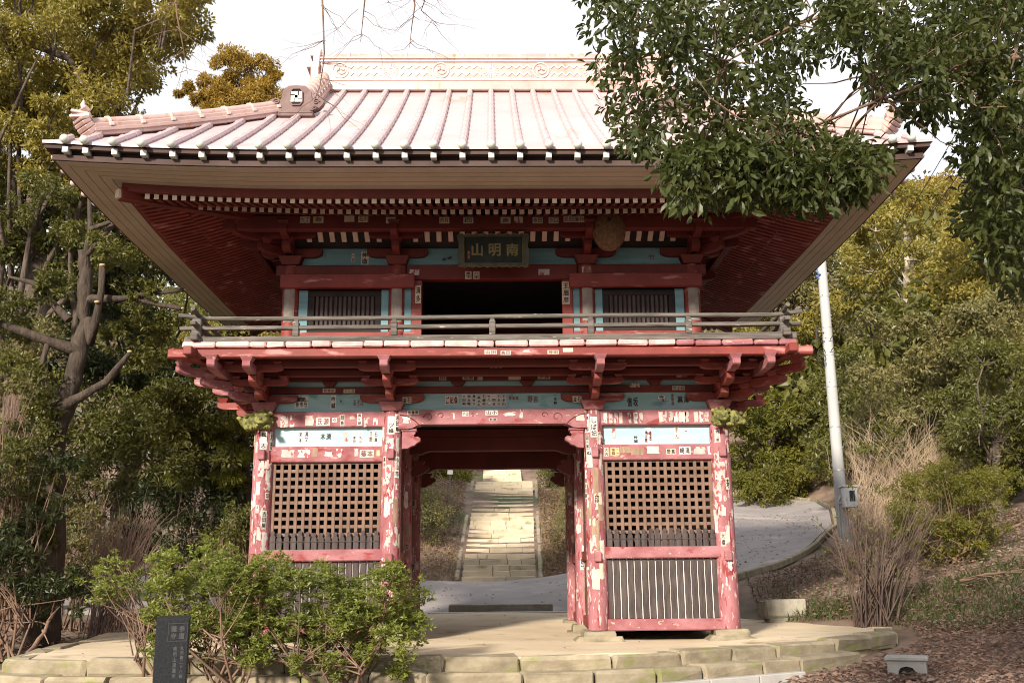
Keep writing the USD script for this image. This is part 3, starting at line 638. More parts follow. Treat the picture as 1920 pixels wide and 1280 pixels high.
P('blue_panel', b2(-1.36, 1.36, UY + .0, UY + .03, 5.336, 5.62, .004), TEAL)
for x in (-UX, -UI, UI, UX): bracket_set(x, UY - .02, 5.33, (.36, .68), DRED, rise=.15, h=.13)
for sg in (-1, 1):
    bracket_set(sg * UX, UY, 5.33, (.5, .95), DRED, rot=sg * math.pi / 4, lateral=False, cap=False, rise=.15, h=.13)
    for yy in (UY, 2.0, UYB): bracket_set(sg * UX, yy, 5.33, (.36, .68), DRED, rot=sg * math.pi / 2, rise=.15, h=.13)
# dark cove with pale ribs between wall and eave purlin
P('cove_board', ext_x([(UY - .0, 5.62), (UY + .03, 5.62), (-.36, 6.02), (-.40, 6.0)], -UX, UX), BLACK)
for a, b in ((-2.75, -1.70), (-1.15, 1.15), (1.70, 2.75)):
    n = int((b - a) / .165)
    for k in range(n + 1):
        x = a + (b - a) * k / n
        P('cove_rib', ext_x([(UY - .65 * s_ - .505 * o_, 5.62 + .38 * s_ - .863 * o_) for s_, o_ in ((.22, .0), (.22, .035), (.88, .035), (.88, .0))], x - .036, x + .036), CREAM)
P('upper_wall_beam', b2(-UX - .3, UX + .3, UY - .04, UY + .05, 5.625, 5.70, .006), BLACK)
P('eave_purlin', b2(-3.9, 3.9, -.50, -.37, 5.665, 5.89, .015), DRED)
for sg in (-1, 1): P('eave_purlin', b2(sg * 3.72 - .065, sg * 3.72 + .065, -.36, 4.36, 5.745, 5.90, .015), DRED)
P('eave_purlin', b2(-3.9, 3.9, 4.37, 4.50, 5.74, 5.90, .015), DRED)
P('slip_board', b2(-3.0, 3.0, -.30, -.27, 5.80, 6.0, .004), DRED)

# ---- eaves: two tiers of rafters
EX, EY0, EY1 = 5.56, -2.47, 6.47
CX, CY = 0., 2.0; HX, HY = EX, (EY1 - EY0) / 2
def lift(t, half):                       # the eave's rise towards its corners
    u = np.maximum(0, (np.abs(t) - (half - 3.05)) / 3.05); return .10 * u * u
T1, T2, TW = 4.86, 4.28, 2.9             # half-width of the tiers (x); in y they lie 3.09 less
yin = HX - HY                            # plan inset difference
SP = .1205
far = MB(); nside = 0
def rafters_front(sign):
    """Rafters of the front (sign -1) or the rear eave."""
    yy = lambda o: CY + sign * (o - yin)
    for tier, (o0, o1, z0, z1) in enumerate(((T1, T2 + .0, 5.624, 5.788), (T2, 2.4, 5.687, 6.30))):
        n = int((o0 - .12) / SP)
        for k in range(-n, n + 1):
            x = k * SP + (SP / 2 if tier else 0)
            if abs(x) > o0 - .1: continue
            oi = max(o1, abs(x) + .06)
            if oi > o0 - .12: continue
            t = (o0 - oi) / (o0 - o1); zz = lift(x, o0) * .9
            p0 = (x, yy(o0 - .02), z0 + zz); p1 = (x, yy(oi), z0 + (z1 - z0) * t + zz * (1 - t))
            if sign < 0:
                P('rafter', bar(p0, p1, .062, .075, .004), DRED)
                P('rafter_end_paint', b2(x - .0325, x + .0325, p0[1] - .008, p0[1] - .001, p0[2] - .039, p0[2] + .037, .002), CREAM)
            else: far.add(*bar(p0, p1, .062, .075, .004))
def rafters_side(sg):
    for tier, (o0, o1, z0, z1) in enumerate(((T1, T2 + .0, 5.624, 5.788), (T2, 2.9, 5.687, 6.14))):
        h = o0 - yin; n = int((h - .12) / SP)
        for k in range(-n, n + 1):
            t_ = k * SP
            if abs(t_) > h - .1: continue
            oi = max(o1, abs(t_) + yin + .06)
            if oi > o0 - .12: continue
            t = (o0 - oi) / (o0 - o1); zz = lift(t_, h) * .9
            far.add(*bar((sg * (o0 - .02), CY + t_, z0 + zz), (sg * oi, CY + t_, z0 + (z1 - z0) * t + zz * (1 - t)), .062, .075, .004))
rafters_front(-1); rafters_front(1); rafters_side(-1); rafters_side(1)
tag(P('rafter_rows', far.out(), RED, label='rows of thin red rafters under the side and rear eaves'), kind='stuff')
def ring_side(o_out, o_in, z_out, z_in, th, side, m=24):
    """One side of a ring of boards about the plan: o = half-width in x; slopes from z_out to z_in; follows the corner lift."""
    V = []; hx0, hx1 = o_out, o_in; hy0, hy1 = o_out - yin, o_in - yin
    for k in range(m + 1):
        s = -1 + 2 * k / m
        if side in (0, 2):
            q = [(s * hx0, -hy0), (s * hx1, -hy1)]; L = HX
        else:
            q = [(hx0, s * hy0), (hx1, s * hy1)]; L = HY
        for (x, y), z in zip(q, (z_out, z_in)):
            dz = lift(s * L, L)
            if side == 2: x, y = -x, -y
            if side == 3: x, y = -x, -y
            V += [(CX + x, CY + y, z + dz), (CX + x, CY + y, z + dz - th)]
    F = []
    for k in range(m):
        a, b = 4 * k, 4 * (k + 1)
        F += [(a, b, b + 2, a + 2), (a + 1, a + 3, b + 3, b + 1), (a, a + 1, b + 1, b), (a + 2, b + 2, b + 3, a + 3)]
    F += [(0, 2, 3, 1), (4 * m, 4 * m + 1, 4 * m + 3, 4 * m + 2)]
    V, F = np.array(V), np.array(F); F = np.vstack([F[:, [0, 1, 2]], F[:, [0, 2, 3]]])
    tm = trimesh.Trimesh(V, F, process=False); trimesh.repair.fix_normals(tm)
    return tm.vertices, tm.faces
for side in range(4):
    for k in range(5):
        w = .133; o = EX - .035 - k * w
        P('soffit_board', ring_side(o, o - w + .011, 5.812 - .008 * k, 5.805 - .008 * k, .012, side), SOFFIT)
    P('soffit_backing', ring_side(EX - .04, EX - .74, 5.83, 5.795, .005, side), SOFFGAP)
    P('fascia_board', ring_side(EX + .0, EX - .06, 5.885, 5.885, .072, side), FASC)
    P('fascia_recess', ring_side(EX - .045, EX - .09, 5.952, 5.952, .065, side), BLACK)
    P('gutter_board', ring_side(EX + .072, EX - .06, 6.0, 6.008, .056, side), FASC)
    P('eave_board', ring_side(T1 + .045, T1 - .05, 5.775, 5.775, .125, side), DRED)
    P('inner_eave_board', ring_side(T2 + .03, T2 - .05, 5.752, 5.755, .026, side), DRED)
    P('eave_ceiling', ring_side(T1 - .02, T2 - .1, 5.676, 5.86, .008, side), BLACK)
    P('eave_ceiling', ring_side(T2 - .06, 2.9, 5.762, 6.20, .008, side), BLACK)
for sx in (-1, 1):
    for sy in (-1, 1):
        c = lambda o, z: (sx * o, CY + sy * (o - yin), z)
        P('hip_rafter', bar(c(T1 + .06, 5.70), c(2.9, 6.0), .13, .17, .01), DRED)
        P('hip_rafter_end', bar(c(T1 + .03, 5.70), c(T1 + .09, 5.70), .10, .12, .01), CREAM)

# ---- roof
ER = 5.66                                   # half-width of the roof sheet at its edge
def zr(d): return 6.035 + .62 * d + .0135 * d * d
GX = 2.95                                   # where the gable stands
DTOP = HY + .1 - .0
def roof_pt(t, d, side):
    """t along the eave, d in plan up the slope; side 0 front 1 right 2 rear 3 left."""
    half = ER if side in (0, 2) else ER - yin
    z = zr(d) + lift(t, half) * max(0., 1 - d / 2.6)
    if side == 0: return (t, CY - (ER - yin) + d, z)
    if side == 2: return (-t, CY + (ER - yin) - d, z)
    if side == 1: return (ER - d, CY + t, z)
    return (-ER + d, CY - t, z)
def roof_sheet(side):
    V, F = [], []; half = ER if side in (0, 2) else ER - yin
    ds = np.concatenate([np.linspace(0, 2.6, 15), np.linspace(2.6, DTOP, 9)[1:]]) if side in (0, 2) else np.linspace(0, ER - GX + .02, 15)
    m = 40
    for d in ds:
        w = max(half - d, GX + .22 if side in (0, 2) else 0)
        if side in (0, 2) and d < 2.52: w = half - d
        for k in range(m + 1): V.append(roof_pt(w * (-1 + 2 * k / m), d, side))
    for j in range(len(ds) - 1):
        for k in range(m): a = j * (m + 1) + k; F.append((a, a + 1, a + m + 2, a + m + 1))
    n = len(V); V = np.array(V); low = V - [0, 0, .035]; F = np.array(F)
    e = [(k, n + k, n + k + 1, k + 1) for k in range(m)]
    return np.vstack([V, low]), np.vstack([F, F[:, ::-1] + n, e])
for side in range(4): P('roof_sheet', roof_sheet(side), ROOF, smooth=40)
def batten(t, side, dmax):
    ds = np.linspace(-.03, dmax, max(3, int(dmax / .3)))
    path = np.array([roof_pt(t, max(0, d), side) for d in ds]); path[0] = path[0] + (path[0] - path[1]) * .12
    path[:, 2] += .028
    L = np.linalg.norm(path[-1] - path[0]); st = [0.]
    for s in np.arange(.35, L - .1, .42): st += [s - .016, s - .014, s + .014, s + .016]
    st = np.array(st + [L]) / L * (len(path) - 1); rd = np.full(len(st), .047)
    for q in range(2, len(st) - 2, 4): rd[q:q + 2] = .057
    fine = np.stack([np.interp(st, np.arange(len(path)), path[:, j]) for j in range(3)], 1)
    b = P('roof_batten', tube(fine, rd, 8), ROOF, smooth=40)
    c = path[0] - (path[1] - path[0]) / np.linalg.norm(path[1] - path[0]) * .03 + [0, 0, .012]
    P('batten_cap', icos(c, .057 if side in (0, 2) else .05, 2), CAP if side in (0, 2) else ROOF, True, parent=b)
BT = [k * .3655 for k in range(-14, 15)] + [-5.37, 5.37]
for t in BT:
    for side in (0, 2):
        dm = DTOP - .12 if abs(t) < GX + .05 else ER - abs(t) - .12
        batten(t, side, max(.12, dm))
for k in range(-11, 12):
    t = k * .37
    for side in (1, 3): batten(t, side, max(.12, min(ER - GX - .05, ER - yin - abs(t) - .12)))
for side in range(4):
    half = EX if side in (0, 2) else HY
    for t in (BT if side in (0, 2) else []):
        if abs(t) > half - .1: t = math.copysign(half - .16, t)
        z = 5.925 + float(lift(t, half)); q = {0: (t, EY0 - .03), 2: (-t, EY1 + .03), 1: (EX + .03, CY + t), 3: (-EX - .03, CY - t)}[side]
        P('fascia_cap', cbox((q[0], q[1], z), (.075 if side in (0, 2) else .13, .13 if side in (0, 2) else .075, .075), .006), CAP)
# gables
for sg in (-1, 1):
    zb, zt = zr(ER - GX) - .1, zr(DTOP) + .02
    pl = [(CY - (DTOP - (ER - GX)), zb), (CY + (DTOP - (ER - GX)), zb), (CY, zt)]
    P('gable_wall', ext_x(pl, sg * (GX - .05), sg * (GX - .0)), DRED)
    for s2 in (-1, 1):
        P('barge_board', bar((sg * (GX + .17), CY + s2 * (DTOP - (ER - GX) + .2), zr(ER - GX) - .22), (sg * (GX + .17), CY, zt - .12), .06, .24, .01), DRED)
# descending ridges by the gables, hip ridges to the corners, each capped with a roll and pale rings
def ridge_run(pts, w, h, ring_step, cr=.075):
    pts = np.array(pts); up = np.array([0, 0, 1.])
    body = MB()
    for k in range(len(pts) - 1): body.add(*bar(pts[k] + up * h / 2, pts[k + 1] + up * h / 2 + (pts[k + 1] - pts[k]) * .02, w, h, .012))
    r = P('ridge_body', body.out(), ROOFR)
    for k in range(len(pts) - 1):
        for s in (-1, 1):
            d = pts[k + 1] - pts[k]; n = np.cross(d, up); n /= np.linalg.norm(n)
            P('ridge_moulding', bar(pts[k] + up * h * .45 + n * s * w * .5, pts[k + 1] + up * h * .45 + n * s * w * .5, .035, .05, .006), ROOFR, parent=r)
    top = pts + up * (h + .03)
    P('ridge_roll', tube(top, cr, 12), ROOFR, True, parent=r)
    seg = np.linalg.norm(np.diff(top, axis=0), axis=1); cum = np.concatenate([[0], np.cumsum(seg)])
    for s in np.arange(ring_step * .5, cum[-1], ring_step):
        i = min(len(seg) - 1, np.searchsorted(cum, s) - 1); q = (s - cum[i]) / seg[i]; p = top[i] * (1 - q) + top[i + 1] * q; d = (top[i + 1] - top[i]) / seg[i]
        P('ridge_ring', tube([p - d * .018, p + d * .018], cr + .016, 12), RIDGEW, parent=r)
        n = np.cross(d, up); n /= np.linalg.norm(n)
        for s2 in (-1, 1): P('ridge_stud', bar(p + n * s2 * (w * .5 + .012) - up * (h * .33) - d * .03, p + n * s2 * (w * .5 + .012) - up * (h * .33) + d * .03, .03, .05, .005), RIDGEW, parent=r)
    return r
def oni_poly(s):
    """Outline of an ornamental ridge-end tile, s = half-width."""
    a = [(-.50, 0), (-.50, .06), (-.62, .06), (-.80, .14), (-.94, .30), (-.98, .42), (-.86, .50), (-.66, .52), (-.55, .44), (-.52, .62), (-.50, .82), (-.40, .90), (-.30, 1.0), (0, 1.02)]
    return [(x * s, z * s) for x, z in a] + [(-x * s, z * s) for x, z in a[::-1][1:]]
def oni(c, s, rot, name='ridge_end_tile'):
    R = rz(rot); T = lambda vf: (np.asarray(vf[0]) @ R.T + c, vf[1])
    o = P(name, T(ext(oni_poly(s), -.05, .06)), ONI, label='ridge-end tile with a pale temple emblem in its oval')
    oval = [(x * s * .62, s * .56 + z * s * .66) for x, z in [(-.34, -.25), (-.34, .25), (-.2, .45), (.2, .45), (.34, .25), (.34, -.25), (.2, -.45), (-.2, -.45)]]
    P('emblem_recess', T(ext(oval, -.054, -.05)), BLACK, parent=o)
    ring = [(x * 1.12, (z - s * .56) * 1.12 + s * .56) for x, z in oval]
    P('emblem_rim', T(ext(Polygon(ring, [oval]), -.075, -.05)), ONI, parent=o)
    e = MB(); q = s * .155; w = s * .052
    for bx in ((-w, w, -q * 1.25, q * 1.25), (-q * 1.25, q * 1.25, -w, w), (w, q * 1.25, q * 1.25 - 2 * w, q * 1.25), (-q * 1.25, -w, -q * 1.25, -q * 1.25 + 2 * w), (-q * 1.25, -q * 1.25 + 2 * w, w, q * 1.25), (q * 1.25 - 2 * w, q * 1.25, -q * 1.25, -w)):
        bx = (-bx[1], -bx[0], bx[2], bx[3])
        e.add(*ext([(bx[0], s * .56 + bx[2]), (bx[1], s * .56 + bx[2]), (bx[1], s * .56 + bx[3]), (bx[0], s * .56 + bx[3])], -.07, -.054))
    P('emblem', T(e.out()), CAP, parent=o)
    sc = MB()
    for sx in (-1, 1):
        for cx, cz, r0 in ((.70, .38, .12), (.66, .14, .09)):
            a = np.linspace(0, 9, 30); sc.add(*tube([(sx * s * (cx + r0 * (1 - t / 10) * math.cos(t)), -.06, s * (cz + r0 * (1 - t / 10) * math.sin(t))) for t in a], .011, 5))
    P('scroll', T(sc.out()), ONI, parent=o)
    P('tile_foot', T(merged(b2(-s * .62, s * .62, -.09, .10, -.10 * s * 2, -.0, .012), b2(-s * .58, s * .58, -.10, -.088, -.04, -.01, .003))), ONI, parent=o)
DG = ER - GX                                # where hip ridge meets descending ridge
for sg in (-1, 1):
    for sf, side in ((-1, 0), (1, 2)):
        yq = lambda d: CY + sf * ((ER - yin) - d)
        ridge_run([(sg * 2.93, yq(d), zr(d) + .0) for d in np.linspace(DG - .25, DTOP - .1, 7)], .24, .24, .28, .10)
        ridge_run([(sg * (ER - d), yq(d), zr(d) + float(lift(ER - d, ER)) * max(0, 1 - d / 2.6)) for d in np.linspace(.42, DG - .1, 6)], .24, .16, .46, .075)
        oni((sg * 2.96, yq(DG - .38), zr(DG - .38) + .07), .43, 0 if sf < 0 else math.pi)
        # curled end of the hip ridge
        d0 = .33; base = np.array([sg * (ER - d0), yq(d0), zr(d0) + float(lift(ER - d0, ER))]); dirn = np.array([sg, sf, 0]) / math.sqrt(2)
        an = np.linspace(0, 1, 9)
        cur = [base + dirn * (-.20 + .22 * math.sin(t * 2.2)) + np.array([0, 0, .05 + .34 * t]) for t in an]
        m = MB()
        for k in range(8): m.add(*bar(cur[k], cur[k + 1], .26, .15 - .008 * k, .012))
        P('hip_end_tile', m.out(), ROOFR)
        P('hip_end_tip', tube([cur[-1], cur[-1] + dirn * .03 + np.array([0, 0, .07]), cur[-1] + dirn * .02 + np.array([0, 0, .13])], [.04, .03, .01], 8), RIDGEW, True)
# main ridge
zt = zr(DTOP) - .02
P('ridge_base', b2(-3.0, 3.0, 1.72, 2.28, zt - .12, zt + .06, .015), ROOFR)
rb = P('main_ridge', b2(-3.0, 3.0, 1.78, 2.22, zt + .06, zt + .50, .012), ROOFR)
for z in (zt + .10, zt + .455): P('ridge_band', b2(-3.0, 3.0, 1.755, 2.245, z - .014, z + .014, .004), RIDGEW, parent=rb)
zc = zt + .28
for yy, s in ((1.78, -1), (2.22, 1)):
    for k in range(-3, 4):
        cx = k * .88
        if k % 2:
            rg = MB(); a = np.linspace(0, 2 * np.pi, 29); rg.add(*tube([(cx + .14 * math.cos(t), yy + s * .006, zc + .14 * math.sin(t)) for t in a], .014, 6))
            for q in range(3):
                b0 = q * 2.094; tt = np.linspace(0, 2.2, 9)
                rg.add(*tube([(cx + (.035 + .03 * t) * math.cos(b0 + t), yy + s * .006, zc + (.035 + .03 * t) * math.sin(b0 + t)) for t in tt], np.linspace(.034, .008, 9), 6))
            P('swirl_crest', rg.out(), RIDGEW, parent=rb)
        else:
            fl = MB()
            for q in range(16):
                b0 = q * math.pi / 8; fl.add(*bar((cx + .035 * math.cos(b0), yy + s * .004, zc + .035 * math.sin(b0)), (cx + .14 * math.cos(b0), yy + s * .004, zc + .14 * math.sin(b0)), .012, .022, .004))
            fl.add(*icos((cx, yy, zc), (.03, .012, .03), 1)); P('flower_crest', fl.out(), RIDGEW, parent=rb)
        if k < 3:
            for zz in (-.07, .07):
                zg = MB(); n = 8; xs = np.linspace(cx + .17, cx + .71, n + 1)
                for q in range(n): zg.add(*bar((xs[q], yy + s * .006, zc + zz + (.035 if q % 2 else -.035)), (xs[q + 1], yy + s * .006, zc + zz + (-.035 if q % 2 else .035)), .016, .026, .003))
                P('zigzag_relief', zg.out(), RIDGEW, parent=rb)
xs = np.linspace(-3.02, 3.02, 13)
for k in range(12):
    P('ridge_cap_tile', tube([(xs[k] + .02, 2, zt + .56), (xs[k + 1] - .02, 2, zt + .56)], .15, 14), ROOFR, 40)
    if k: P('ridge_cap_ring', tube([(xs[k] - .025, 2, zt + .56), (xs[k] + .025, 2, zt + .56)], .165, 14), RIDGEW)
P('ridge_cap_base', b2(-3.05, 3.05, 1.76, 2.24, zt + .50, zt + .535, .006), ROOFR)
for sg in (-1, 1):
    m = merged(*[(b2(3.0, 3.0 + e, 2 - w, 2 + w, zt + a, zt + b, .012) if sg > 0 else mirror(b2(3.0, 3.0 + e, 2 - w, 2 + w, zt + a, zt + b, .012))) for e, w, a, b in ((.14, .34, .0, .3), (.22, .30, .302, .42), (.12, .26, .422, .56), (.18, .22, .562, .66), (.10, .14, .662, .76))])
    P('ridge_end_block', m, ROOFR)

# ---- carved lions on the outer posts
def lion(sg, full):
    r = np.random.default_rng(5 if sg < 0 else 6); x0 = sg * XO
    S = [((x0 - sg * .0, -.22, 2.93), (.125, .12, .115)), ((x0 + sg * .16, -.08, 2.91), (.20, .13, .12)), ((x0, -.13, 2.90), (.15, .12, .11))]
    S += [((x0 + dx, -.30, 2.905), (.062, .05, .042)) for dx in (-.035, .035)] + [((x0, -.315, 2.875), (.065, .04, .025)), ((x0, -.345, 2.925), (.028, .02, .02))]
    S += [((x0 + dx, -.305, 2.985), (.04, .03, .024)) for dx in (-.055, .055)] + [((x0 + dx, -.2, 3.02), (.04, .03, .035)) for dx in (-.11, .11)]
    S += [((x0 + dx, -.27, 2.815), (.055, .065, .035)) for dx in (-.08, .10)]
    for dx in (-.08, .10): S += [((x0 + dx + q, -.325, 2.80), (.017, .03, .02)) for q in (-.034, 0, .034)]
    for _ in range(34):
        a, b = r.uniform(0, 6.28), r.uniform(.2, 1.3); S.append(((x0 + .13 * math.cos(a) * math.sin(b) * 1.1, -.13 + .05 * r.standard_normal() * .5, 2.94 + .12 * math.sin(a)), (.034,) * 3))
    for _ in range(26):
        S.append(((x0 + sg * r.uniform(.08, .36), -.12 + r.uniform(-.09, .05), 2.91 + r.uniform(-.10, .10)), (r.uniform(.028, .05),) * 3))
    import manifold3d as m3
    man = m3.Manifold.batch_boolean([m3.Manifold.sphere(1., 14).scale(rr).translate(c) for c, rr in S], m3.OpType.Add)
    me = man.to_mesh(); t = trimesh.Trimesh(me.vert_properties[:, :3], me.tri_verts, process=True)
    trimesh.smoothing.filter_taubin(t, iterations=3)
    P('carved_lion', (t.vertices, t.faces), MOSS, 60, label='moss-green carved lion head on the ' + ('post at the left end of the gate' if sg < 0 else 'post at the right end of the gate'))
lion(-1, True); lion(1, True)

# ------------------------------------------------------------------ paper slips pasted on the gate
srng = np.random.default_rng(33)
NSLIP = 0
def slip(px, py, w, h, text='', o='v', Y=-.09, paper=0, rot=0., ink=None, col=None, y0=0., torn=0.):
    """A slip centred at a pixel of the photo on the plane y = Y (or wrapped on the round post `col` = x, radius)."""
    global NSLIP
    c = at(px, py, Y); s = (Y + 14.6) / FPX * .985; w, h = w * s, h * s
    place(c[0], c[2], w, h, text, o, Y, paper, rot, ink, col, torn)
def place(cx, cz, w, h, text='', o='v', Y=-.09, paper=0, rot=0., ink=None, col=None, torn=0., cy=0.):
    global NSLIP; NSLIP += 1
    if not text and paper in (0, 1, 3): paper = 8 if paper == 1 else int(srng.choice([7, 7, 3, 8])); w *= .9
    R = np.array([[math.cos(rot), -math.sin(rot)], [math.sin(rot), math.cos(rot)]])
    def put(v2, off):
        v2 = np.asarray(v2) @ R.T + (cx, cz)
        if col is None: return np.stack([v2[:, 0], np.full(len(v2), Y - off), v2[:, 1]], 1)
        a = (v2[:, 0] - col[0]) / col[1]; rr = col[1] + off
        return np.stack([col[0] + rr * np.sin(a), cy - rr * np.cos(a), v2[:, 1]], 1)
    par = None
    if paper is not None:
        nu = 5 if col is not None else (4 if torn else 1); nv = 4 if torn else 1
        u, v = np.meshgrid(np.linspace(-.5, .5, nu + 1), np.linspace(-.5, .5, nv + 1))
        if torn:
            ed = (np.abs(u) == .5) | (np.abs(v) == .5); u = u + np.where(ed, srng.uniform(-torn, torn, u.shape), 0); v = v + np.where(ed, srng.uniform(-torn, torn, v.shape) * .6, 0)
        g = np.stack([u.ravel() * w, v.ravel() * h], 1); i = np.arange(nv)[:, None] * (nu + 1) + np.arange(nu)[None]
        f = np.stack([i, i + 1, i + nu + 2, i + nu + 1], -1).reshape(-1, 4); n = len(g)
        edge = []
        for k in range(nu): edge += [(k, n + k, n + k + 1, k + 1), (nv * (nu + 1) + k + 1, n + nv * (nu + 1) + k + 1, n + nv * (nu + 1) + k, nv * (nu + 1) + k)]
        V = np.vstack([put(g, .0035), put(g, -.004)]); F = np.vstack([f, f[:, ::-1] + n, edge])
        par = P('paper_slip', (V, F), PAPERS[paper])
    if text:
        ts = text_block(text, w * .92, h * .94, o == 'v')
        if ts:
            v, f = ts; m = (put(v, .0052), np.asarray(f))
            a = m[0][m[1]]; nn = np.cross(a[:, 1] - a[:, 0], a[:, 2] - a[:, 0]).sum(0)
            if nn[1] > 0: m = (m[0], m[1][:, ::-1])
            P('lettering', m, ink or INK, parent=par)
YP, YH, YU, YN, YR = 0., -.085, -.075, 0., -.115
# left bay
slip(558, 749, 7, 6, '奈', Y=YP); slip(565, 758, 25, 14, '奈市与', 'h', YP); slip(565, 748, 25, 9, '春', 'h', YP)
slip(625, 754, 10, 27, '吟誠', Y=YP); slip(639, 752, 6, 7, 'タ', Y=YP, paper=None); slip(672, 755, 24, 13, 'るそば', 'h', YP, None, ink=BINK)
slip(533, 790, 16, 22, '', Y=YH, torn=.05); slip(548, 789, 9, 22, '', Y=YH, torn=.05); slip(606, 790, 26, 16, '氏源', 'h', YH, ink=BINK); slip(627, 787, 9, 9, '々', Y=YH)
slip(642, 788, 8, 21, '岡島', Y=YH, paper=1); slip(674, 786, 9, 23, '長久保', Y=YH); slip(686, 791, 7, 17, '', Y=YH, paper=1, torn=.12); slip(704, 790, 9, 14, '', Y=YH, paper=3, torn=.14); slip(660, 783, 10, 6, '', Y=YH, paper=3, torn=.15); slip(580, 788, 16, 18, '', Y=YH, paper=3, torn=.15)
slip(563.5, 820, 7, 23, '宮本', Y=YN); slip(575, 819, 8, 23, '萬又', Y=YN); slip(611, 818, 24, 15, '木濟', 'h', YN, None); slip(648, 818, 9, 19, '', Y=YN, paper=1, rot=.25)
slip(664.5, 824, 7, 15, '東田', Y=YN); slip(664.5, 812, 7, 7, '●', Y=YN, ink=LOOK['paper_pinkish']); slip(676, 820, 7, 24, '八丸山', Y=YN); slip(695.6, 818, 8, 23, '王野', Y=YN); slip(705, 819, 8, 22, '石嵩', Y=YN)
slip(539.6, 850, 26, 15, '', Y=YU, paper=1, torn=.05); slip(570, 850, 26, 15, '', Y=YU, torn=.05); slip(591, 848, 10, 17, '', Y=YU, paper=4); slip(616, 851, 16, 10, '', Y=YU, torn=.18); slip(636, 849, 11, 15, '', Y=YU, torn=.12); slip(668, 848, 8, 15, '', Y=YU, paper=3, torn=.1); slip(688, 850, 27, 15, '篠本', 'h', YU, 1, ink=BINK); slip(709, 849, 6, 11, '', Y=YU, paper=5)
# right bay
slip(1186, 753, 25, 23, '信坂', 'h', YP, None); slip(1240, 744, 13, 7, '寺', 'h', YP, 0); slip(1246, 750, 12, 7, '菜二', 'h', YP, None, ink=BINK); slip(1261, 749, 7, 25, '蒼野原', Y=YP, paper=None, ink=BINK); slip(1281, 749, 27, 16, '黒澤', 'h', YP, None)
for k, xx in enumerate((1135, 1145, 1155, 1164, 1180, 1192, 1202)): slip(xx, 783, 7.5, 20, '市川' if k == 5 else '', Y=YH, paper=(3, 1, 3, 0, 3, 0, 1)[k], torn=.08)
for k, xx in enumerate((1239, 1247, 1258, 1267, 1279, 1288, 1305, 1315, 1325)): slip(xx, 781, 8.5 if k != 4 else 15, 20, '', Y=YH, paper=(0, 1, 1, 3, 0, 1, 0, 3, 1)[k], torn=.1)
slip(1151, 812, 7, 20, '', Y=YN, paper=0, torn=.05); slip(1151, 813, 3, 13, '', Y=YN - .003, paper=3); slip(1192, 823, 9, 15, '吟誠', Y=YN, paper=None); slip(1215, 815, 14, 28, '', Y=YN); slip(1211.5, 817, 6, 22, '福太郎', Y=YN - .003, paper=None); slip(1219, 817, 6, 22, '与市', Y=YN - .003, paper=None); slip(1269, 812, 9, 26, '手ん', Y=YN, ink=BINK); slip(1286, 808, 5, 14, '一', Y=YN, paper=None, ink=BINK)
slip(1137, 847, 8, 17, '大内', Y=YU, paper=2); slip(1150, 846, 11, 15, '金吾', Y=YU, paper=5); slip(1158, 846, 6, 14, '二', Y=YU, paper=5); slip(1172, 843, 20, 12, '', Y=YU, paper=4); slip(1195, 846, 26, 14, '', Y=YU, paper=4, torn=.04); slip(1224, 843, 26, 14, '', Y=YU, paper=3, torn=.06); slip(1258, 846, 18, 11, '野高', 'h', YU, 2); slip(1284, 844, 22, 15, '崎滝', 'h', YU, 0); slip(1311, 844, 25, 14, '', Y=YU, paper=1, torn=.06); slip(1330, 844, 7, 16, '', Y=YU, torn=.05)
# centre, above the beam
slip(847, 750, 26, 17, 'ご妃像', 'h', YP, 3); slip(855, 746, 7, 10, '', Y=YP - .003, paper=None)
for k, t in enumerate(('大田剛', '熊本曜', '長谷文', '高木丸', '石藤原', '竹らし', '一同省', '石本分', '石多田')): slip(870 + 9.35 * k, 750 + (2 if k == 3 else 0), 8.8, 23, t, Y=YP)
slip(963, 746, 22, 9, '博雄章', 'h', YP, None, ink=BINK); slip(999, 748, 24, 16, '野吉', 'h', YP, None, ink=BINK); slip(1041, 748, 8, 23, '一花飾', Y=YP, paper=None); slip(1060, 746, 8, 10, '寺', Y=YP, paper=None, ink=BINK); slip(791, 746, 7, 14, '寺', Y=YP, paper=None, ink=BINK)
slip(774.6, 773, 23, 8, '改曽昭', 'h', YR, 2); slip(762, 787, 17, 13, '', Y=YR, torn=.05); slip(873, 775.5, 13, 9, '小山', 'h', YR); slip(921.6, 773.5, 24, 9, '山小', 'h', YR); slip(978, 775, 7, 17, '', Y=YR, paper=1, rot=-.15, torn=.1); slip(924, 786, 15, 5, '朝鯛', 'h', YR, 1); slip(1088, 782.5, 17, 12, '', Y=YR, torn=.05); slip(955, 776, 22, 7, '', Y=YR, torn=.3); slip(888, 777, 14, 5, '', Y=YR, paper=3, torn=.25); slip(851, 780, 4, 12, '', Y=YR, torn=.2)
# on the wall beams in the shade
for xx, yy, w, h, t in ((617, 732, 24, 8, '稲葉組'), (655, 733, 22, 7, '大久保'), (830, 708, 14, 9, '田'), (878, 706, 22, 12, '佐藤'), (965, 706, 24, 12, ''), (900, 709, 12, 7, ''), (1020, 706, 24, 9, '伊藤'), (1100, 707, 16, 7, '小林'), (1190, 722, 22, 8, ''), (1272, 727, 24, 8, '鈴木組'), (800, 684, 22, 8, '東京'), (930, 690, 22, 7, '浅草'), (1278, 703, 22, 8, '')):
    slip(xx, yy, w, h, t, 'h', -.055, (1, 2)[xx % 2], ink=BINK)
for xx, yy, w, h, t in ((920, 660, 24, 9, '山田'), (948, 661, 20, 9, '高田'), (988, 658, 18, 6, ''), (1037, 660, 22, 8, '神田'), (1065, 656, 20, 8, '')):
    slip(xx, yy, w, h, t, 'h', -1.266, (1, 2)[xx % 2], ink=BINK)
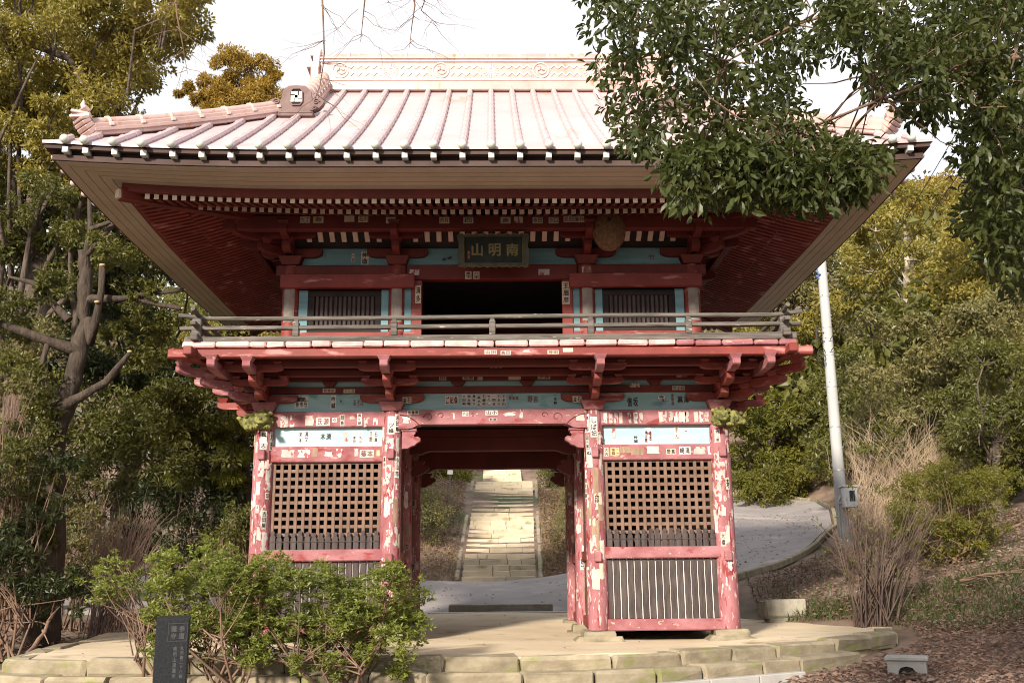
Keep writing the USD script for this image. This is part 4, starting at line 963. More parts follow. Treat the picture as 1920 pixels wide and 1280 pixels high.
for xx, yy in ((763, 750), (1082, 748)): slip(xx, yy, 17, 12, '金石', 'h', -.10, 2)
# on the round posts
def onpost(px, py, w, h, text='', paper=0, x=XI, torn=0., ink=None):
    c = at(px, py, -.13); s = 14.45 / FPX; q = max(-.95, min(.95, (c[0] - x) / CRAD))
    place(x + CRAD * math.asin(q), c[2], w * s * 1.1, h * s, text, 'v', -.13, paper, 0, ink, (x, CRAD * (1.0 + .02 * max(0, 2.6 - c[2]) / 1.4 + .003)), torn)
for a in ((1101, 793, 10, 35, '高三郎'), (1113.5, 800, 12, 39, 'しば妃'), (1102, 828, 7, 26, '田三郎', 1), (1105, 859, 11, 34, 'ぬり◆'), (1124, 820, 6, 22, '中川', 1), (1100, 919, 7, 30, '市川興', 2), (1117, 904, 10, 54, '', 4), (1105, 957, 10, 35, '', 4), (1126, 957, 9, 36, '', 4), (1117, 1003, 13, 55, '', 4), (1129, 1030, 9, 35, ''), (1119, 935, 9, 17, '印', 2), (1118, 940, 6, 30, '', 0), (1127, 870, 8, 40, '', 1), (1100, 880, 8, 30, '', 3), (1117, 1085, 13, 36, '', 2), (1103, 1080, 11, 34, '', 3), (1128, 1070, 7, 28, '', 2)): onpost(*a[:4], a[4], a[5] if len(a) > 5 else 0, XI, 0 if a[4] else .06)
for a in ((733.6, 797, 12, 34, '一ツ峰'), (745.6, 793, 11, 35, '永田朝'), (725.6, 832, 9, 28, '', 0), (734, 834, 8, 26, '', 0), (745, 839, 8, 37, '', 1), (744, 875, 9, 40, '小山市'), (721, 866, 6, 22, '高市', 2), (741, 957, 9, 45, '', 4), (727, 890, 10, 36, '', 0), (734, 930, 8, 26, '', 3), (724, 950, 8, 36, '', 0), (742, 1005, 7, 34, '', 1), (728, 1005, 8, 24, '', 0), (744, 914, 7, 15, '')): onpost(*a[:4], a[4], a[5] if len(a) > 5 else 0, -XI, 0 if a[4] else .08)
for a in ((494.5, 825, 11, 34, '松一志'), (507, 826, 6, 36, '大吉', 1), (482.5, 954, 5, 14, '吉山'), (501.6, 900, 10, 38, '', 1), (494.5, 974, 9, 34, '吉田屋', 1), (500, 929, 7, 12, '印', 2), (496, 1015, 13, 34, '', 1), (490, 880, 11, 26, '', 0), (484, 915, 8, 24, '', 3), (481, 838, 6, 20, '', 3), (500, 870, 8, 16, '', 0), (486, 1000, 8, 24, '', 3)): onpost(*a[:4], a[4], a[5] if len(a) > 5 else 0, -XO, 0 if a[4] else .08)
for a in ((1345, 816.5, 9, 24, '坂ミ道'), (1344, 862, 10, 26, '', 1), (1349, 882, 22, 34, '', 1), (1348, 921, 11, 35, '', 1), (1357, 956, 8, 20, ''), (1341, 960, 7, 30, '', 0), (1345, 985, 9, 26, '', 0), (1356, 1010, 8, 26, '大橋', 2), (1364, 906, 7, 22, '寿', 2), (1344, 935, 7, 40, '', 3), (1365, 1000, 6, 30, '', 3)): onpost(*a[:4], a[4], a[5] if len(a) > 5 else 0, XO, 0 if a[4] else .08)
# more torn remains on the front posts, and on the posts in the passage
for xx in (-XO, -XI, XI, XO):
    for k in range(11):
        a = srng.uniform(-1.1, 1.1); z = srng.uniform(.35 if abs(xx) < 2 else .7, 2.75)
        place(xx + CRAD * a, z, srng.uniform(.025, .06), srng.uniform(.06, .2), '', 'v', 0, int(srng.choice([1, 1, 3, 3, 2, 3])), srng.uniform(-.06, .06), None, (xx, CRAD * 1.022), .16)
for yy in (DEP, 2 * DEP):
    for xx in (-XI, XI):
        for k in range(14):
            a = srng.uniform(-1.0, 1.0) + (.5 if xx < 0 else -.5); z = srng.uniform(.4, 2.5)
            t = '' if k % 4 else str(srng.choice(['宿生', '大川', '石井', '関口']))
            place(xx + CRAD * a, z, srng.uniform(.05, .09), srng.uniform(.12, .3), t, 'v', 0, int(srng.choice([0, 1, 1, 3, 4])), 0, None, (xx, CRAD * 1.03), 0 if t else .1, yy)
# upper storey
for xx in (-UX, -UI, UI, UX): place(xx, 4.70, .16, .52, '', 'v', 0, 6, 0, None, (xx, .128), .02, UY)
slip(662, 484, 6, 18, '一志', Y=UY, paper=2); slip(684, 484, 15, 27, '伸造', Y=UY, paper=2); slip(838, 485, 24, 8, '高崎', 'h', UY, None, .25); slip(1222, 482, 16, 14, '竹', Y=UY, paper=None, ink=BINK)
slip(784, 552, 11, 36, '清多', Y=UY - .08, paper=2); slip(1061, 549, 15, 46, '王眉彦', Y=UY - .08, paper=2)
slip(878, 516, 13, 16, '東下', Y=UY - .09, paper=2); slip(893, 516, 13, 16, '八王', Y=UY - .09, paper=2); slip(1020, 510, 25, 12, '', Y=UY - .09, paper=1); slip(777, 511, 22, 12, '', Y=UY - .09, paper=1, torn=.15); slip(1099, 506, 19, 14, '', Y=UY - .11, paper=1)
for xx, t in ((572, '大工'), (597, '寿'), (655, ''), (681, '石川'), (733, ''), (833, '市村'), (878, '西'), (948, '倉'), (972, ''), (1008, '寺田'), (1038, '川口'), (1066, '武田'), (1086, '藤井')): slip(xx, 410 + (xx % 5), 20, 13, t, 'h', -.505, (1, 2)[xx % 2], ink=BINK)

# ------------------------------------------------------------------ name plaque and nest hanging on the upper storey
pc = at(925, 471, -.42)
plq = thing('name_plaque', 'black name plaque with three gold characters hanging above the upper doorway', 'plaque', pc)
tilt = Rot.from_euler('x', 10, degrees=True).as_matrix()
TP = lambda vf: (np.asarray(vf[0]) @ tilt.T, vf[1])
obj('board', TP(b2(-.44, .44, -.02, .02, -.19, .22, .006)), PLAQ, plq)
def wavy(n, amp, L): return [(-L + 2 * L * k / n, amp * math.sin(k * math.pi * .75)) for k in range(n + 1)]
top = [(x, .245 + z) for x, z in wavy(24, .014, .5)]; bot = [(x, -.23 + z) for x, z in wavy(24, .012, .5)]
fr = Polygon(top + [(.53, .22), (.50, .08), (.525, -.04), (.51, -.22)] + bot[::-1] + [(-.51, -.22), (-.525, -.04), (-.50, .08), (-.53, .22)]).buffer(0).difference(sbox(-.425, -.175, .425, .205))
if fr.geom_type != 'Polygon': fr = max(fr.geoms, key=lambda g: g.area)
obj('frame', TP(ext(fr, -.05, .03)), mat('plaque_frame_paint', (.028, .03, .018), (.06, .06, .034), 6, rough=.6), plq)
obj('frame_edge', TP(merged(tube([(x, -.055, z) for x, z in top], .008, 5), tube([(x, -.055, z) for x, z in bot], .008, 5), tube([(.425, -.05, -.175), (.425, -.05, .205)], .006, 4), tube([(-.425, -.05, -.175), (-.425, -.05, .205)], .006, 4))), GOLD, plq)
for k, ch in enumerate('山明南'):
    v, f = glyph(ch); q = np.stack([-.235 + k * .255 + v[:, 0] * .185, np.full(len(v), -.0235), .02 + v[:, 1] * .185], 1)
    a = q[f]; f = f if np.cross(a[:, 1] - a[:, 0], a[:, 2] - a[:, 0]).sum(0)[1] < 0 else f[:, ::-1]
    obj('gold_character', TP((q, f)), GOLD, plq)
obj('red_seal', TP(merged(b2(-.372, -.345, -.0225, -.0205, -.11, -.06, .001), b2(-.372, -.345, -.0225, -.0205, -.05, .0, .001))), mat('faded_red_seal', (.25, .06, .05), (.3, .08, .06), 5), plq)
for sx in (-.3, .3): obj('hanger', merged(tube([(sx, .02, .24), (sx, .42, .36)], .008, 5)), CABLE, plq)
nc = at(1142, 431, -.42)
nest = thing('hornet_nest', 'large oval tan papery nest hanging under the eave right of the plaque', 'nest', nc)
v, f = icos((0, 0, 0), (.245, .22, .325), 4); d = v / np.linalg.norm(v, axis=1, keepdims=True)
v = v * (1 + .05 * (meshkit.fbm(d * 5, 3, 2) - .5)[:, None] + .012 * np.sin(d[:, 2] * 60 + 3 * meshkit.noise(d * 3, 4))[:, None]); v[:, 0] *= 1 - .12 * (v[:, 2] > 0) * v[:, 2]
obj('nest_shell', (v, f), NEST, nest, True); obj('entrance_hole', icos((-.02, -.205, .08), (.03, .03, .028), 2), BLACK, nest, True)
obj('nest_stalk', tube([(0, 0, .30), (0, .02, .5)], [.05, .09], 8), NEST, nest, True)

# ------------------------------------------------------------------ plants
def unit(v): return v / (np.linalg.norm(v, axis=-1, keepdims=True) + 1e-9)
def leaf_mesh(pos, axis, nrm, L, W, fold=.25, rich=False):
    """Leaves as folded lozenges (2 triangles) or, rich, pointed ovals (6 triangles)."""
    n = len(pos); L = np.broadcast_to(L, n)[:, None]; W = np.broadcast_to(W, n)[:, None]
    axis = unit(axis); side = unit(np.cross(axis, nrm)); nrm = np.cross(side, axis)
    if not rich:
        V = np.stack([pos, pos + axis * L * .45 + side * W * .5 + nrm * W * fold, pos + axis * L, pos + axis * L * .45 - side * W * .5 + nrm * W * fold], 1)
        F = np.array([[0, 1, 2], [0, 2, 3]]); k = 4
    else:
        P_ = [pos, pos + axis * L * .25 + side * W * .40 + nrm * W * fold * .8, pos + axis * L * .62 + side * W * .44 + nrm * W * fold * .8, pos + axis * L - nrm * L * .10,
              pos + axis * L * .62 - side * W * .44 + nrm * W * fold * .8, pos + axis * L * .25 - side * W * .40 + nrm * W * fold * .8, pos + axis * L * .5]
        V = np.stack(P_, 1); F = np.array([[0, 1, 6], [1, 2, 6], [2, 3, 6], [3, 4, 6], [4, 5, 6], [5, 0, 6]]); k = 7
    return V.reshape(-1, 3), (np.arange(n)[:, None, None] * k + F[None]).reshape(-1, 3)
def clump_leaves(centres, radii, per, L, r, ratio=.45, up=.7, droop=.25, rich=False, flat=.6, whorl=0, outward=.7):
    """Leaves scattered through small clumps (centres n x 3, radii n)."""
    n = len(centres); idx = np.repeat(np.arange(n), per); m = len(idx)
    d = unit(r.standard_normal((m, 3))); rad = r.uniform(.15, 1, m) ** .55
    off = d * rad[:, None] * radii[idx][:, None] * np.array([1, 1, flat])
    pos = centres[idx] + off
    if whorl:
        q = r.integers(0, max(1, per // whorl), m); key = idx * 1000 + q; u, inv = np.unique(key, return_inverse=True)
        first = np.zeros(len(u), int); first[inv] = np.arange(m); pos = pos[first][inv] + r.standard_normal((m, 3)) * L * .06
        ax = unit(r.standard_normal((m, 3)) * [1, 1, .45] + [0, 0, .25])
    else: ax = unit(d * outward + r.standard_normal((m, 3)) * .7 + [0, 0, -droop])
    nr = unit(np.array([0, 0, up]) + d * .5 + r.standard_normal((m, 3)) * .45)
    ll = L * r.uniform(.65, 1.25, m)
    return leaf_mesh(pos, ax, nr, ll, ll * ratio, rich=rich)
def crown_clumps(blobs, r, k=26, frac=.30):
    """Small clumps over the shells of big lobes (x, y, z, R[, flat])."""
    C, R = [], []
    for b in blobs:
        x, y, z, R0 = b[:4]; fl = b[4] if len(b) > 4 else .8
        n = max(5, int(k * R0 ** 1.3)); d = unit(r.standard_normal((n, 3)) + [0, 0, .25])
        rr = R0 * r.uniform(.55, 1.05, n) * (1 + .3 * (meshkit.noise(d * 1.7 + x, 3) - .5))
        C.append(np.array([x, y, z]) + d * rr[:, None] * [1, 1, fl]); R.append(R0 ** .6 * frac * r.uniform(.7, 1.3, n))
    return np.vstack(C), np.concatenate(R)
def branch(p0, p1, r0, r1, r, wig=.08, n=7, seg=7):
    p0, p1 = np.asarray(p0, float), np.asarray(p1, float); t = np.linspace(0, 1, n)[:, None]; L = np.linalg.norm(p1 - p0)
    w = np.cumsum(r.standard_normal((n, 3)), 0); w -= t * w[-1]; w *= wig * L / math.sqrt(n)
    return tube(p0 + (p1 - p0) * t + w, r0 + (r1 - r0) * t[:, 0], seg)
def tree(name, label, cat, base, trunk, blobs, leaf, bark, seed, L=.12, per=90, k=26, frac=.3, limbs=None, group=None, ratio=.45, droop=.25, up=.7, extra=None, limb_n=14, flat=.6):
    """trunk: points with radii; blobs: crown lobes; limbs run from the trunk's top to lobes."""
    r = np.random.default_rng(seed); base = np.asarray(base, float); loc = lambda p: np.asarray(p, float) - base
    t = thing(name, label, cat, base, group=group)
    tr = np.array([q[:3] for q in trunk], float); rad = [q[3] for q in trunk]
    fine = np.linspace(0, len(tr) - 1, len(tr) * 4); pts = np.stack([np.interp(fine, np.arange(len(tr)), tr[:, j]) for j in range(3)], 1) + r.standard_normal((len(fine), 3)) * np.mean(rad) * .08
    pts[:3] = tr[0] + (pts[:3] - tr[0]) * .6
    rr = np.interp(fine, np.arange(len(tr)), rad) * (1 + .07 * r.standard_normal(len(fine)))
    tb = MB(); tb.add(*tube(loc(pts), rr, 14))
    v, f = tb.out(); v = v + (meshkit.fbm(v * 5 + seed, 3, 1) - .5)[:, None] * .05 * np.mean(rad) / .2
    obj('trunk', (v, f), bark, t, True)
    lb = MB()
    for b in blobs[:limb_n]:
        i = r.integers(len(pts) // 2, len(pts)); lb.add(*branch(loc(pts[i]), loc(b[:3]), rr[i] * .2, .012, r, .1))
        for _ in range(3):
            e = np.array(b[:3]) + unit(r.standard_normal(3)) * b[3] * .8; lb.add(*branch(loc(b[:3]) * .9 + loc(pts[i]) * .1, loc(e), .03, .006, r, .1, 5, 5))
    for a in limbs or []:
        q = np.array([x[:3] for x in a]); lb.add(*tube(loc(q), [x[3] for x in a], 9))
    if lb.n: obj('limbs', lb.out(), bark, t, True)
    C, R = crown_clumps(blobs, r, k, frac)
    obj('crown', clump_leaves(loc(C), R, per, L, r, ratio, up, droop, flat=flat), leaf, t, kind=None)
    if extra: extra(t, r, loc)
    return t
def bl(px, py, Y, rpx, flat=.8, dy=0.):
    """A lobe whose centre shows at a pixel, rpx pixels in radius."""
    c = at(px, py, Y); return (c[0], c[1] + dy, c[2], rpx * (Y + 14.6) / FPX, flat)
def ground_at(x, y): return float(gz([x], [y])[0])
def trunk_to(px, Y, py_top, r0, r1, lean=0., n=4):
    """A trunk from the ground up to a pixel at depth Y."""
    top = at(px, py_top, Y); x0 = top[0] - lean; g = ground_at(x0, Y) - .15
    return [(x0 + lean * t, Y + .15 * math.sin(3 * t), g + (top[2] - g) * t, r0 + (r1 - r0) * t) for t in np.linspace(0, 1, n)]

vr = np.random.default_rng(11)
def scatter(px0, px1, py0, py1, Y0, Y1, n, r0, r1, r=vr, flat=.8, inside=None):
    out = []
    while len(out) < n:
        x, y = r.uniform(px0, px1), r.uniform(py0, py1)
        if inside is not None and not inside.contains(shapely.Point(x, y)): continue
        out.append(bl(x, y, r.uniform(Y0, Y1), r.uniform(r0, r1), flat))
    return out
PG = lambda *p: Polygon(p)

# ---- left side
TL = trunk_to(75, 7.0, 470, .46, .34, .3)
tree('broadleaf_tree', 'tall olive-green broadleaf tree with a thick upright trunk filling the upper left corner', 'tree', TL[0][:3], TL,
     scatter(-140, 380, -60, 330, 4, 9, 100, 38, 70, inside=PG((-160, -80), (330, -80), (365, 60), (300, 130), (260, 190), (285, 270), (250, 330), (60, 340), (-160, 340))), LSUN, BARK, 101, L=.12, per=95, k=20, frac=.35,
     limbs=[[(*at(-60, 55, 5), .10), (*at(40, 75, 5), .09), (*at(130, 110, 5), .07), (*at(150, 150, 5), .05), (*at(230, 215, 5), .02)], [(*at(75, 480, 7), .22), (*at(60, 380, 7), .14), (*at(140, 120, 6), .08), (*at(150, 120, 5.5), .06)], [(*at(150, 130, 5), .05), (*at(180, 180, 5), .03), (*at(190, 225, 5), .012)]], limb_n=16)
TL = trunk_to(270, 13, 560, .4, .25, .2)
tree('evergreen_tree', 'dense dark evergreen tree behind the gnarled trunk left of the gate', 'tree', TL[0][:3], TL,
     scatter(60, 400, 330, 720, 9, 12, 38, 45, 80) , LDARK, BARKD, 102, L=.15, per=75, k=15, frac=.36)
TL = trunk_to(-70, 11, 460, .4, .25, .2)
tree('evergreen_tree', 'dark evergreen tree at the left edge beyond the thick trunk', 'tree', TL[0][:3], TL, scatter(-220, 60, 300, 760, 11, 16, 22, 45, 85), LMID, BARKD, 103, L=.15, per=70, k=15, frac=.36)
TL = trunk_to(445, 6.2, 720, .18, .11, -.5)
tree('evergreen_tree', 'dark evergreen with a leaning trunk close behind the left end of the gate', 'tree', TL[0][:3], TL, scatter(280, 490, 640, 930, 4.8, 7.5, 22, 35, 60), LMID, BARKD, 104, L=.12, per=75, k=18, frac=.33)
TL = trunk_to(420, 6.5, 700, .09, .05, .2)
tree('feathery_conifer', 'yellow-green feathery conifer beside the left carved lion', 'tree', TL[0][:3], TL, scatter(345, 500, 690, 900, 5.5, 8, 20, 22, 42, flat=.6), LYEL, BARKD, 105, L=.11, per=120, k=30, frac=.26, ratio=.16, droop=.7)
TL = trunk_to(450, 30, 150, .35, .08, 0)
tree('sunlit_cedar', 'golden sunlit cedar top rising behind the left roof slope', 'tree', TL[0][:3], TL, [bl(x, y, 30, rp, .9) for x, y, rp in ((435, 105, 26), (425, 130, 34), (400, 190, 34), (460, 190, 46), (380, 150, 16), (500, 190, 40), (445, 215, 50), (470, 130, 30), (500, 125, 22), (410, 165, 30), (450, 165, 40), (490, 165, 34), (430, 200, 40), (480, 205, 40), (515, 145, 14), (400, 215, 30), (355, 165, 10), (335, 180, 9), (372, 185, 12), (440, 240, 50), (490, 250, 45))], LCEDAR, BARKD, 106, L=.20, per=120, k=20, frac=.34, ratio=.3, droop=.1)
TL = trunk_to(-30, 9.5, 600, .3, .2, .2)
tree('evergreen_tree', 'olive-shaded evergreen filling the gap between the thick trunk and the left eave', 'tree', TL[0][:3], TL, scatter(-120, 300, 300, 500, 5, 10, 44, 34, 60), LMID, BARKD, 109, L=.14, per=80, k=16, frac=.36, limb_n=8)
# the gnarled, pruned tree
gb = at(95, 1010, 2.); gb = np.array([gb[0], 2., ground_at(gb[0], 2.) - .1])
def gnarl(t, r, loc):
    L_ = lambda *p: [(*at(x, y, 2 + dy), rr) for x, y, dy, rr in p]
    m = MB()
    for a in (L_((100, 770, 0, .17), (150, 745, -.2, .09), (200, 715, -.4, .075), (220, 690, -.5, .065), (243, 662, -.55, .055)),
              L_((165, 600, 0, .13), (170, 640, -.1, .09), (180, 600, -.3, .08), (190, 545, -.35, .075), (192, 500, -.4, .07)),
              L_((150, 660, 0, .15), (90, 640, -.2, .10), (40, 620, -.3, .09), (-20, 600, -.3, .08)), L_((90, 645, -.2, .06), (75, 690, -.3, .05), (75, 720, -.35, .05)),
              L_((165, 560, 0, .10), (230, 560, -.2, .06), (280, 550, -.3, .05), (345, 543, -.4, .045)), L_((250, 560, -.2, .05), (300, 570, -.3, .05), (340, 578, -.35, .05)),
              L_((155, 520, 0, .10), (170, 430, .2, .06), (165, 360, .3, .04), (150, 300, .3, .02)), L_((160, 480, 0, .07), (220, 410, 0, .05), (250, 370, 0, .04), (260, 380, 0, .02)),
              L_((165, 470, 0, .08), (170, 430, -.1, .05), (240, 405, -.2, .04), (290, 395, -.3, .03), (310, 372, -.3, .015)), L_((130, 600, 0, .09), (60, 530, .1, .05), (20, 520, .2, .04), (5, 560, .2, .03))):
        m.add(*tube(loc(np.array([q[:3] for q in a])), [q[3] * .78 for q in a], 10))
    v, f = m.out(); v = v + (np.stack([meshkit.fbm(v * 7 + q, 3, q) for q in range(3)], 1) - .5) * .07
    obj('pruned_limbs', (v, f), BARKD, t, True)
    for x, y, dy, rr in ((243, 659, -.55, .055), (192, 497, -.4, .07), (182, 566, -.4, .06), (347, 543, -.4, .045), (342, 578, -.35, .05)):
        obj('sawn_end', icos(loc(at(x, y, 2 + dy)), (rr * .76, rr * .64, rr * .42), 1), SAWN, t, True)
    C = np.array([at(r.uniform(30, 110) + 0, r.uniform(700, 1030), r.uniform(1.6, 1.85)) for _ in range(70)]) - t_base
    obj('ivy', clump_leaves(C, np.full(70, .13), 40, .065, r, .8, .2, .6), LMID, t)
t_base = gb
gt = [(gb[0], 2, gb[2], .30), (*at(95, 930, 2), .23), (*at(98, 840, 2), .185), (*at(125, 740, 2), .155), (*at(148, 670, 2), .13), (*at(158, 600, 2), .10), (*at(160, 520, 2), .12), (*at(158, 470, 2), .09)]
tree('pruned_tree', 'gnarled grey tree with sawn-off stub limbs standing left of the gate', 'tree', gb, gt, scatter(-20, 80, 540, 720, 1.2, 3, 9, 24, 40) + scatter(200, 320, 600, 690, 2.4, 3, 7, 24, 40) + scatter(40, 280, 330, 560, 1.3, 3.5, 24, 26, 44), LMID, BARKD, 107, L=.085, per=60, k=34, frac=.22, extra=gnarl, limb_n=0)

def bush(name, label, cat, base, blobs, leaf, stem, seed, L=.06, per=60, k=60, frac=.2, ratio=.4, nst=14, rich=False, whorl=0, group=None, droop=.1, up=.8, flat=.8, spread=.25):
    r = np.random.default_rng(seed); base = np.asarray(base, float); t = thing(name, label, cat, base, group=group)
    m = MB()
    C, R = crown_clumps(blobs, r, k, frac)
    for q in range(nst):
        b = blobs[r.integers(len(blobs))]; p0 = np.array([r.uniform(-spread, spread), r.uniform(-.15, .15), -.05]); p1 = np.array(b[:3]) - base
        mid = p0 * .4 + p1 * .6 + r.standard_normal(3) * .08; mid[2] = p1[2] * .45
        m.add(*tube(np.array([p0, p0 * .7 + mid * .3, mid, p1]), [.022, .018, .012, .005], 6))
        for c in C[r.integers(0, len(C), 5)]: m.add(*branch(mid, c - base, .009, .003, r, .06, 5, 5))
    obj('stems', m.out(), stem, t, True)
    obj('leaves', clump_leaves(C - base, R, per, L, r, ratio, up, droop, rich=rich, whorl=whorl, flat=flat), leaf, t)
    return t
def under(px, py, Y):
    p = at(px, py, Y); return np.array([p[0], Y, ground_at(p[0], Y)])
# azaleas before the platform, left
azb = [(at(430, 1250, -3.5)), (at(640, 1250, -3.45)), (at(300, 1200, -3.2))]
bush('azalea_bush', 'tall azalea bush between the black stone marker and the left bay of the gate', 'bush', (azb[0][0], -3.5, -.45),
     scatter(270, 530, 1035, 1215, -4.0, -3.0, 46, 22, 40) + scatter(290, 520, 1150, 1240, -3.9, -3.3, 12, 18, 28), LAZA, TWIGD, 201, L=.052, per=34, k=120, frac=.17, ratio=.34, whorl=6, nst=10)
bush('azalea_bush', 'spreading azalea bush in front of the slats of the left bay', 'bush', (azb[1][0], -3.45, -.45),
     scatter(450, 785, 1065, 1225, -4.0, -2.9, 62, 22, 40) + scatter(520, 800, 1150, 1262, -4.0, -3.3, 22, 18, 28), LAZA, TWIGD, 202, L=.052, per=34, k=120, frac=.17, ratio=.34, whorl=6, nst=12)
bush('azalea_bush', 'thin azalea bush behind the black stone marker, leftmost of the row', 'bush', (azb[2][0], -3.2, -.4),
     scatter(180, 320, 1060, 1175, -3.6, -2.8, 16, 18, 34), LAZA, TWIGD, 203, L=.05, per=30, k=90, frac=.16, ratio=.34, whorl=6, nst=7)
# undergrowth left
bush('evergreen_shrub', 'loose grey-green shrub in front of the thick trunk, left edge', 'shrub', under(40, 960, 4.5), scatter(-60, 110, 600, 960, 3.6, 5.5, 26, 26, 48), LGREY, TWIGD, 219, L=.10, per=56, k=26, frac=.27)
bush('evergreen_shrub', 'loose leafy shrub half hiding the pruned tree trunk', 'shrub', under(0, 1050, .9), scatter(-80, 60, 700, 1010, .5, 1.5, 18, 24, 42), LMID, TWIGD, 220, L=.085, per=46, k=34, frac=.24)
bush('dark_shrub', 'dark shady shrub at the foot of the pruned tree, left edge', 'shrub', under(30, 1000, 0), scatter(-120, 110, 880, 1100, -1, 2.5, 26, 35, 65) + scatter(-120, 150, 1030, 1130, -.5, 2.5, 16, 24, 40), LDARK, TWIGD, 204, L=.09, per=70, k=24, frac=.26)
bush('evergreen_shrub', 'dark green shrub behind the bare twiggy bush on the left', 'shrub', under(330, 1000, 7), scatter(230, 470, 860, 1060, 5, 9, 26, 36, 62), LDARK, TWIGD, 205, L=.11, per=70, k=20, frac=.3)
bush('sunlit_shrub', 'pale sunlit shrub low between the pruned trunk and the bare bush', 'shrub', under(150, 1030, 4.5), scatter(110, 210, 900, 1080, 4, 6, 14, 26, 44), LGREY, TWIGD, 206, L=.09, per=60, k=24, frac=.26)
bush('evergreen_shrub', 'grey-green shrub touching the left outer post of the gate', 'shrub', under(450, 1030, 4), scatter(400, 475, 960, 1070, 3, 5, 10, 22, 40), LMID, TWIGD, 207, L=.08, per=60, k=26, frac=.24)
bush('evergreen_shrub', 'tall dark bush under the dense evergreen, far left behind the pruned tree', 'shrub', under(200, 900, 9), scatter(-60, 330, 700, 930, 7.5, 11, 30, 45, 75), LMID, TWIGD, 208, L=.13, per=70, k=16, frac=.34)
def twig_bush(name, label, base, tips, seed, mats, n, r0=.012, leafy=None, up=1.0, wig=.07, sub_n=3, sp=.3):
    r = np.random.default_rng(seed); base = np.asarray(base, float); t = thing(name, label, 'bush', base); m = MB(); ends = []
    for q in range(n):
        p0 = np.array([r.uniform(-sp, sp), r.uniform(-.2, .2), -.05]); p1 = tips(r) - base; mid = p0 * .45 + p1 * .55; mid[:2] = p0[:2] * .62 + p1[:2] * .38
        ts = np.linspace(0, 1, 7)[:, None]; path = (1 - ts) ** 2 * p0 + 2 * ts * (1 - ts) * mid + ts ** 2 * p1 + np.cumsum(r.standard_normal((7, 3)), 0) * wig * .12
        m.add(*tube(path, np.linspace(r0, r0 * .25, 7), 5))
        for _ in range(sub_n):
            i = r.integers(3, 6); e = path[i] + (p1 - mid) * r.uniform(.2, .55) + r.standard_normal(3) * .12; m.add(*branch(path[i], e, r0 * .4, r0 * .15, r, .06, 4, 4)); ends.append(e)
    obj('stems', m.out(), mats, t, True)
    if leafy: leafy(t, r, np.array(ends))
    return t
def tipfan(x0, x1, y0, y1, Y0, Y1): return lambda r: at(r.uniform(x0, x1), r.uniform(y0, y1), r.uniform(Y0, Y1))
twig_bush('bare_bush', 'leafless reddish twiggy bush on the left behind the azaleas', under(205, 1090, 3), tipfan(160, 305, 945, 1035, 2.6, 3.4), 211, TWIG, 110, .009)
twig_bush('bare_bush', 'multi-stemmed bare bush with a few dry leaves in front of the utility pole', under(1635, 1130, 1.5), tipfan(1545, 1765, 925, 1030, .9, 2.1), 212, TWIGM, 70, .014,
          lambda t, r, e: obj('dry_leaves', clump_leaves(e[r.integers(0, len(e), 70)], np.full(70, .07), 8, .06, r, .5), LMID, t), sub_n=4)
twig_bush('dry_brush', 'tall pale dry brushwood behind the bare bush, right of the pole', under(1690, 1000, 11), tipfan(1560, 1850, 770, 930, 10.4, 12.5), 213, STRAW, 420, .007, sub_n=4, wig=.45, sp=1.6)
